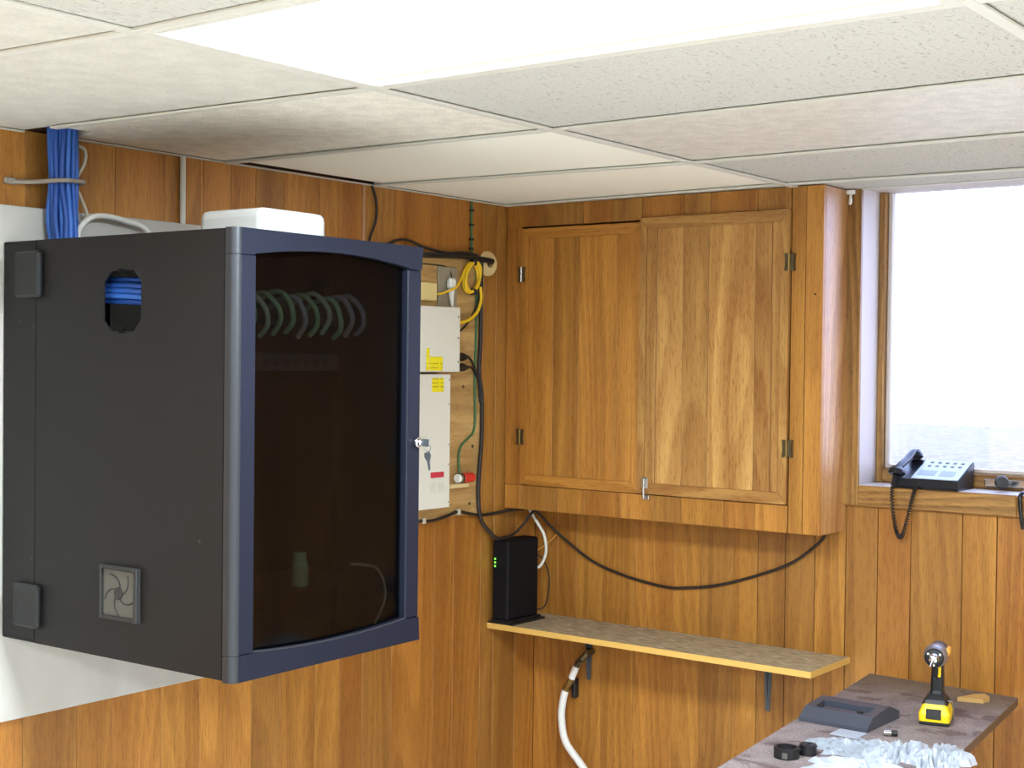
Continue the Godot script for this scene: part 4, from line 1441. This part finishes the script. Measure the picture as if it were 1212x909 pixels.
# ------------------------------------------------------------------ on the window sill
func build_window_things() -> void:
	var sy := 1.267
	var o := thing("desk_phone", "black desk telephone with a silver key panel standing on the window sill", "telephone", Vector3(1.487, sy, -0.05))
	# wedge: side outline in (z, y)
	var b := mb()
	b.xf = Transform3D(Basis(Vector3(0, 0, 1), Vector3(0, 1, 0), Vector3(-1, 0, 0)), Vector3.ZERO)
	var wedge := PackedVector2Array([Vector2(-0.062, 0.0), Vector2(0.068, 0.0), Vector2(0.074, 0.008), Vector2(0.072, 0.03), Vector2(-0.062, 0.082), Vector2(-0.072, 0.07)])
	b.prism(wedge, -0.104, 0.104)
	put("body", b, M.black_gloss, o)
	var up := Vector3(0, 0.134, 0.052).normalized()
	var fr := Vector3(0, -0.052, 0.134).normalized()
	var face := Transform3D(Basis(Vector3.RIGHT, up, fr), Vector3(0.0, 0.0562, 0.005))
	b = mb()
	b.xf = face
	b.box(Vector3(-0.044, 0.0, -0.068), Vector3(0.102, 0.0035, 0.070), 0.0015)
	var fp := put("key_panel", b, M.phone_face, o)
	for r in 2:
		for k in 5:
			b = mb()
			b.xf = face
			var x := -0.022 + k * 0.024 - r * 0.0
			b.box(Vector3(x, 0.0035, -0.052 + r * 0.026), Vector3(x + 0.011, 0.0055, -0.042 + r * 0.026), 0.001)
			put("key", b, M.phone_key, fp)
	for x in [[-0.034, 0.022], [0.034, 0.08]]:
		b = mb()
		b.xf = face
		b.box(Vector3(x[0], 0.0035, 0.012), Vector3(x[1], 0.0045, 0.048), 0.0005)
		put("display" if x[0] < 0 else "key_pad", b, M.phone_grey, fp)
	var hs := thing("telephone_handset", "black telephone handset resting on the left of the desk phone, its cord hanging down", "handset", Vector3(1.407, 1.31, -0.05))
	b = mb()
	var hp := [Vector3(1.402, 1.325, 0.028), Vector3(1.404, 1.336, 0.005), Vector3(1.406, 1.352, -0.04), Vector3(1.408, 1.372, -0.085), Vector3(1.409, 1.372, -0.108)]
	b.tube(flow(hp, 6), 0.0115, 10)
	part_at(hs, "grip", b, M.black_gloss)
	b = mb()
	b.xf = at_up(Vector3(1.402, 1.3195, 0.03), Vector3(0, -0.93, 0.36))
	b.lathe([Vector2(0.0, -0.014), Vector2(0.018, -0.012), Vector2(0.026, -0.002), Vector2(0.027, 0.006), Vector2(0.022, 0.012), Vector2(0.0, 0.012)], 20)
	part_at(hs, "mouthpiece", b, M.black_gloss)
	b = mb()
	b.xf = at_up(Vector3(1.409, 1.366, -0.104), Vector3(0, -0.93, 0.36))
	b.lathe([Vector2(0.0, -0.014), Vector2(0.017, -0.012), Vector2(0.024, -0.002), Vector2(0.025, 0.006), Vector2(0.02, 0.012), Vector2(0.0, 0.012)], 20)
	part_at(hs, "earpiece", b, M.black_gloss)
	# coiled cord, a V down over the casing
	var path := flow([Vector3(1.40, 1.305, 0.036), Vector3(1.392, 1.255, 0.042), Vector3(1.398, 1.18, 0.04), Vector3(1.41, 1.125, 0.038), Vector3(1.425, 1.122, 0.037), Vector3(1.441, 1.175, 0.037), Vector3(1.455, 1.24, 0.036), Vector3(1.462, 1.278, 0.026)], 40)
	b = mb()
	var coil := []
	for i in path.size():
		var d: Vector3 = (path[mini(i + 1, path.size() - 1)] - path[maxi(i - 1, 0)]).normalized()
		var s := d.cross(Vector3(0, 0, 1)).normalized()
		var q := s.cross(d)
		var f := i * TAU / 5.0
		coil.append(path[i] + (s * cos(f) + q * sin(f)) * 0.0052)
	b.tube(coil, 0.0021, 5)
	part_at(hs, "coiled_cord", b, M.black)
	b = mb()
	b.xf = Transform3D(Basis(Vector3.RIGHT, Vector3.BACK, Vector3.DOWN), Vector3.ZERO)
	b.prism(PackedVector2Array([Vector2(1.352, 0.010), Vector2(1.372, -0.05), Vector2(1.42, -0.06), Vector2(1.42, 0.012)]), -(sy + 0.002), -(sy + 0.0003))
	tag(put("paper_slip", b, M.white_plastic), "small white slip of paper on the sill under the telephone", "paper")
	# window crank
	o = thing("window_crank", "silver window latch bar with a round black knob at the bottom of the window", "window latch", Vector3(1.70, sy, -0.11))
	b = mb()
	b.box(Vector3(1.625, 1.276, -0.1275), Vector3(1.79, 1.30, -0.112), 0.003)
	part_at(o, "bar", b, M.chrome)
	b = mb()
	b.tube([Vector3(1.69, 1.288, -0.112), Vector3(1.695, 1.292, -0.075)], 0.008, 10)
	part_at(o, "stem", b, M.steel)
	b = mb()
	b.xf = at_up(Vector3(1.695, 1.296, -0.06), Vector3(0.4, 0.15, 0.9))
	b.lathe([Vector2(0.0, -0.03), Vector2(0.014, -0.026), Vector2(0.020, -0.008), Vector2(0.021, 0.004), Vector2(0.017, 0.012), Vector2(0.0, 0.014)], 20)
	part_at(o, "knob", b, M.black)
	cable("black_cord", "black cord hanging over the sill at the right edge of the view", "cord", [Vector3(1.80, 1.2735, -0.06), Vector3(1.785, 1.2755, 0.0), Vector3(1.778, 1.268, 0.025), Vector3(1.779, 1.23, 0.028), Vector3(1.783, 1.17, 0.012)], 0.006, M.black_gloss)
	o = thing("ceiling_hook", "small white hook at the ceiling beside the window casing", "hook", Vector3(1.235, H - 0.05, 0.02))
	b = mb()
	b.box(Vector3(1.222, 2.182, 0.0185), Vector3(1.248, 2.1965, 0.032), 0.002)
	part_at(o, "mount", b, M.white_plastic)
	b = mb()
	b.tube(flow([Vector3(1.236, 2.184, 0.026), Vector3(1.234, 2.165, 0.028), Vector3(1.236, 2.152, 0.034), Vector3(1.243, 2.156, 0.042), Vector3(1.243, 2.168, 0.042)], 5), 0.004, 8)
	part_at(o, "hook", b, M.white_plastic)

# ------------------------------------------------------------------ loose cables
func build_cables() -> void:
	var X := 0.027
	cable("black_cable", "thick black cable running down the right edge of the plywood to the modem", "cable", [Vector3(X, 1.99, 0.37), Vector3(X, 1.90, 0.372), Vector3(X, 1.72, 0.372), Vector3(X, 1.607, 0.378), Vector3(X, 1.518, 0.361), Vector3(X, 1.371, 0.36), Vector3(X, 1.254, 0.372), Vector3(X, 1.166, 0.375), Vector3(X, 1.09, 0.358), Vector3(X + 0.012, 1.045, 0.325), Vector3(0.045, 1.018, 0.285), Vector3(0.055, 1.02, 0.25)], 0.0075, M.cord)
	cable("green_wire", "green ground wire stapled down the panelling from the ceiling", "wire", [Vector3(0.006, 2.195, 0.403), Vector3(0.006, 2.10, 0.402), Vector3(0.006, 2.016, 0.397), Vector3(0.022, 1.995, 0.395), Vector3(0.0225, 1.90, 0.392), Vector3(0.0225, 1.72, 0.392), Vector3(0.0225, 1.60, 0.397), Vector3(0.0225, 1.45, 0.392), Vector3(0.0225, 1.40, 0.40), Vector3(0.0225, 1.379, 0.425), Vector3(0.0225, 1.362, 0.455), Vector3(0.024, 1.34, 0.476), Vector3(0.026, 1.30, 0.483), Vector3(0.032, 1.255, 0.484)], 0.0042, M.green_wire)
	var i := 0
	for y in [2.165, 2.115, 2.065, 2.032]:
		var b := mb()
		b.box(Vector3(0.0003, y - 0.004, 0.394), Vector3(0.0125, y + 0.004, 0.411), 0.0015)
		tag(put("staple", b, M.black), "small black staple over the green wire below the ceiling, %s of four" % ["topmost", "second", "third", "lowest"][i], "staple", "black staples on the green wire")
		i += 1
	# power plugs at the upper box
	i = 0
	for y in [1.657, 1.622]:
		var o := thing("power_plug", ["upper of two black plugs in the right side of the upper white box", "lower of two black plugs in the right side of the upper white box"][i], "plug", Vector3(0.05, y, 0.54))
		var b := mb()
		b.xf = at_up(Vector3(0.066, y, 0.5545), Vector3(-0.12, 0.0, -1))
		b.lathe([Vector2(0, 0), Vector2(0.0135, 0.0), Vector2(0.014, 0.045), Vector2(0.010, 0.06), Vector2(0.0055, 0.08), Vector2(0.0, 0.081)], 12)
		part_at(o, "plug_body", b, M.black)
		b = mb()
		b.tube(flow([Vector3(0.0565, y, 0.476), Vector3(0.046, y - 0.012 + i * 0.012, 0.445), Vector3(0.036, 1.612 - i * 0.01, 0.41), Vector3(0.034, 1.57, 0.387), Vector3(0.03, 1.5, 0.374)], 6), 0.0045, 8)
		part_at(o, "lead", b, M.black)
		i += 1
	var bt := thing("side_connector", "small grey connector and short lead at the right side of the upper white box", "connector", Vector3(0.045, 1.74, 0.545))
	var b2 := mb()
	b2.xf = at_up(Vector3(0.05, 1.742, 0.5545), Vector3(0, -0.3, -1))
	b2.cyl(0.008, 0.0, 0.026, 0.002, 10)
	part_at(bt, "collar", b2, M.fan_dark)
	b2 = mb()
	b2.tube(flow([Vector3(0.05, 1.735, 0.53), Vector3(0.042, 1.76, 0.48), Vector3(0.035, 1.80, 0.43), Vector3(0.034, 1.86, 0.394), Vector3(0.034, 1.93, 0.39)], 6), 0.004, 8)
	part_at(bt, "lead", b2, M.cord)
	# bundle of black cables into the collar, and the thinner wire over it
	cable("black_cable", "bundled black cables running level from the black cabinet into the round collar", "cable", [Vector3(0.10, 1.985, 0.86), Vector3(0.035, 1.992, 0.70), Vector3(0.032, 1.996, 0.60), Vector3(0.034, 2.0, 0.48), Vector3(0.034, 1.997, 0.38), Vector3(0.034, 1.994, 0.322), Vector3(0.012, 1.992, 0.302)], 0.0095, M.black)
	cable("thin_black_wire", "thin dark wire arching above the black cabinet on to the bundled cables", "wire", [Vector3(0.03, 1.93, 0.94), Vector3(0.015, 2.0, 0.87), Vector3(0.012, 2.031, 0.80), Vector3(0.012, 2.037, 0.74), Vector3(0.014, 2.02, 0.66), Vector3(0.024, 2.008, 0.56), Vector3(0.03, 2.014, 0.47), Vector3(0.033, 2.008, 0.40)], 0.0045, M.cord)
	cable("dark_drop_wire", "thin dark wire dropping from the ceiling gap behind the black cabinet", "wire", [Vector3(0.012, 2.25, 0.925), Vector3(0.012, 2.2, 0.915), Vector3(0.012, 2.15, 0.895), Vector3(0.012, 2.09, 0.895), Vector3(0.012, 2.02, 0.925), Vector3(0.03, 1.95, 0.945)], 0.0045, M.cord)
	cable("brown_wire", "thin brown wire bending over the plywood to the white plug", "wire", [Vector3(0.03, 1.962, 0.75), Vector3(0.022, 1.964, 0.65), Vector3(0.022, 1.962, 0.57), Vector3(0.024, 1.95, 0.54), Vector3(0.03, 1.925, 0.535)], 0.002, M.cord)
	# yellow coil
	var o := thing("cable_coil", "coil of yellow cable tied with black bands hanging above the white boxes", "cable coil", Vector3(0.04, 1.93, 0.44))
	b2 = mb()
	for k in 4:
		var ring := []
		for j in 25:
			var f := TAU * j / 24.0
			ring.append(Vector3(0.030 + (k % 2) * 0.009, 1.931 + (0.050 + 0.003 * (k / 2)) * sin(f), 0.432 + (0.038 + 0.0045 * (k / 2)) * cos(f + 0.15 * k)))
		b2.tube(ring, 0.005, 8)
	part_at(o, "loops", b2, M.yellow)
	for q in [Vector3(0.034, 1.983, 0.424), Vector3(0.034, 1.882, 0.424)]:
		b2 = mb()
		b2.box(q - Vector3(0.012, 0.011, 0.009), q + Vector3(0.012, 0.011, 0.009), 0.004)
		part_at(o, "tie_band", b2, M.black)
	cable("yellow_cable", "yellow cable curving from the coil into the side of the upper white box", "cable", [Vector3(0.04, 1.90, 0.392), Vector3(0.044, 1.86, 0.392), Vector3(0.046, 1.82, 0.41), Vector3(0.048, 1.79, 0.45), Vector3(0.05, 1.775, 0.5), Vector3(0.05, 1.773, 0.553)], 0.0055, M.yellow)
	cable("yellow_cable", "short yellow lead from the beige jack box to the coil past the white plug", "cable", [Vector3(0.036, 1.866, 0.622), Vector3(0.04, 1.868, 0.60), Vector3(0.052, 1.88, 0.57), Vector3(0.056, 1.89, 0.545), Vector3(0.05, 1.92, 0.51), Vector3(0.042, 1.95, 0.485), Vector3(0.036, 1.978, 0.45)], 0.004, M.yellow)
	# low wire along the plywood bottom
	cable("black_cable", "black cable clipped along the bottom of the plywood into the wall cabinet", "cable", [Vector3(0.04, 1.106, 0.86), Vector3(0.0255, 1.112, 0.70), Vector3(0.0255, 1.108, 0.62), Vector3(0.0255, 1.118, 0.54), Vector3(0.0255, 1.128, 0.486), Vector3(0.0245, 1.118, 0.43), Vector3(0.012, 1.104, 0.34), Vector3(0.02, 1.106, 0.26), Vector3(0.035, 1.112, 0.195), Vector3(0.04, 1.1105, 0.13)], 0.0055, M.cord)
	i = 0
	for q in [Vector3(0.018, 1.112, 0.665), Vector3(0.018, 1.127, 0.483)]:
		b2 = mb()
		b2.box(q + Vector3(0.0003, -0.010, -0.007), q + Vector3(0.016, 0.010, 0.007), 0.003)
		tag(put("cable_clip", b2, M.grey_cable), ["pale cable clip at the bottom of the plywood next to the black cabinet", "pale cable clip at the bottom of the plywood below the red clamp"][i], "cable clip")
		i += 1
	# under the wall cabinet
	cable("black_cord", "black cord rising from the modem to the underside of the wall cabinet", "cord", [Vector3(0.055, 1.02, 0.25), Vector3(0.06, 1.03, 0.21), Vector3(0.07, 1.06, 0.17), Vector3(0.08, 1.095, 0.14), Vector3(0.085, 1.112, 0.11)], 0.005, M.cord)
	cable("black_cord", "long black cord sagging along the wall under the cabinet", "cord", [Vector3(0.03, 1.112, 0.10), Vector3(0.055, 1.098, 0.07), Vector3(0.085, 1.06, 0.045), Vector3(0.12, 1.018, 0.02), Vector3(0.262, 0.932, 0.012), Vector3(0.406, 0.891, 0.010), Vector3(0.562, 0.870, 0.010), Vector3(0.65, 0.875, 0.010), Vector3(0.776, 0.898, 0.010), Vector3(0.933, 0.95, 0.010), Vector3(1.054, 1.005, 0.012), Vector3(1.147, 1.08, 0.016), Vector3(1.16, 1.113, 0.018)], 0.0048, M.cord)
	cable("white_cable", "white cable hanging from under the wall cabinet to the back of the modem", "cable", [Vector3(0.05, 1.116, 0.11), Vector3(0.052, 1.10, 0.10), Vector3(0.088, 1.05, 0.095), Vector3(0.105, 1.02, 0.09), Vector3(0.112, 0.975, 0.085), Vector3(0.104, 0.94, 0.08), Vector3(0.085, 0.905, 0.082), Vector3(0.07, 0.895, 0.0985)], 0.0055, M.white_cable)
	cable("tan_wire", "thin tan wire between the white cable and the wall", "wire", [Vector3(0.105, 1.015, 0.006), Vector3(0.09, 0.99, 0.03), Vector3(0.075, 0.965, 0.07), Vector3(0.06, 0.955, 0.0985)], 0.0028, M.tan_wire)
	cable("black_cord", "short black cord dropping behind the modem on to the shelf", "cord", [Vector3(0.06, 0.95, 0.0985), Vector3(0.085, 0.93, 0.07), Vector3(0.10, 0.87, 0.05), Vector3(0.098, 0.80, 0.05), Vector3(0.085, 0.75, 0.06), Vector3(0.06, 0.745, 0.0985)], 0.0026, M.cord)
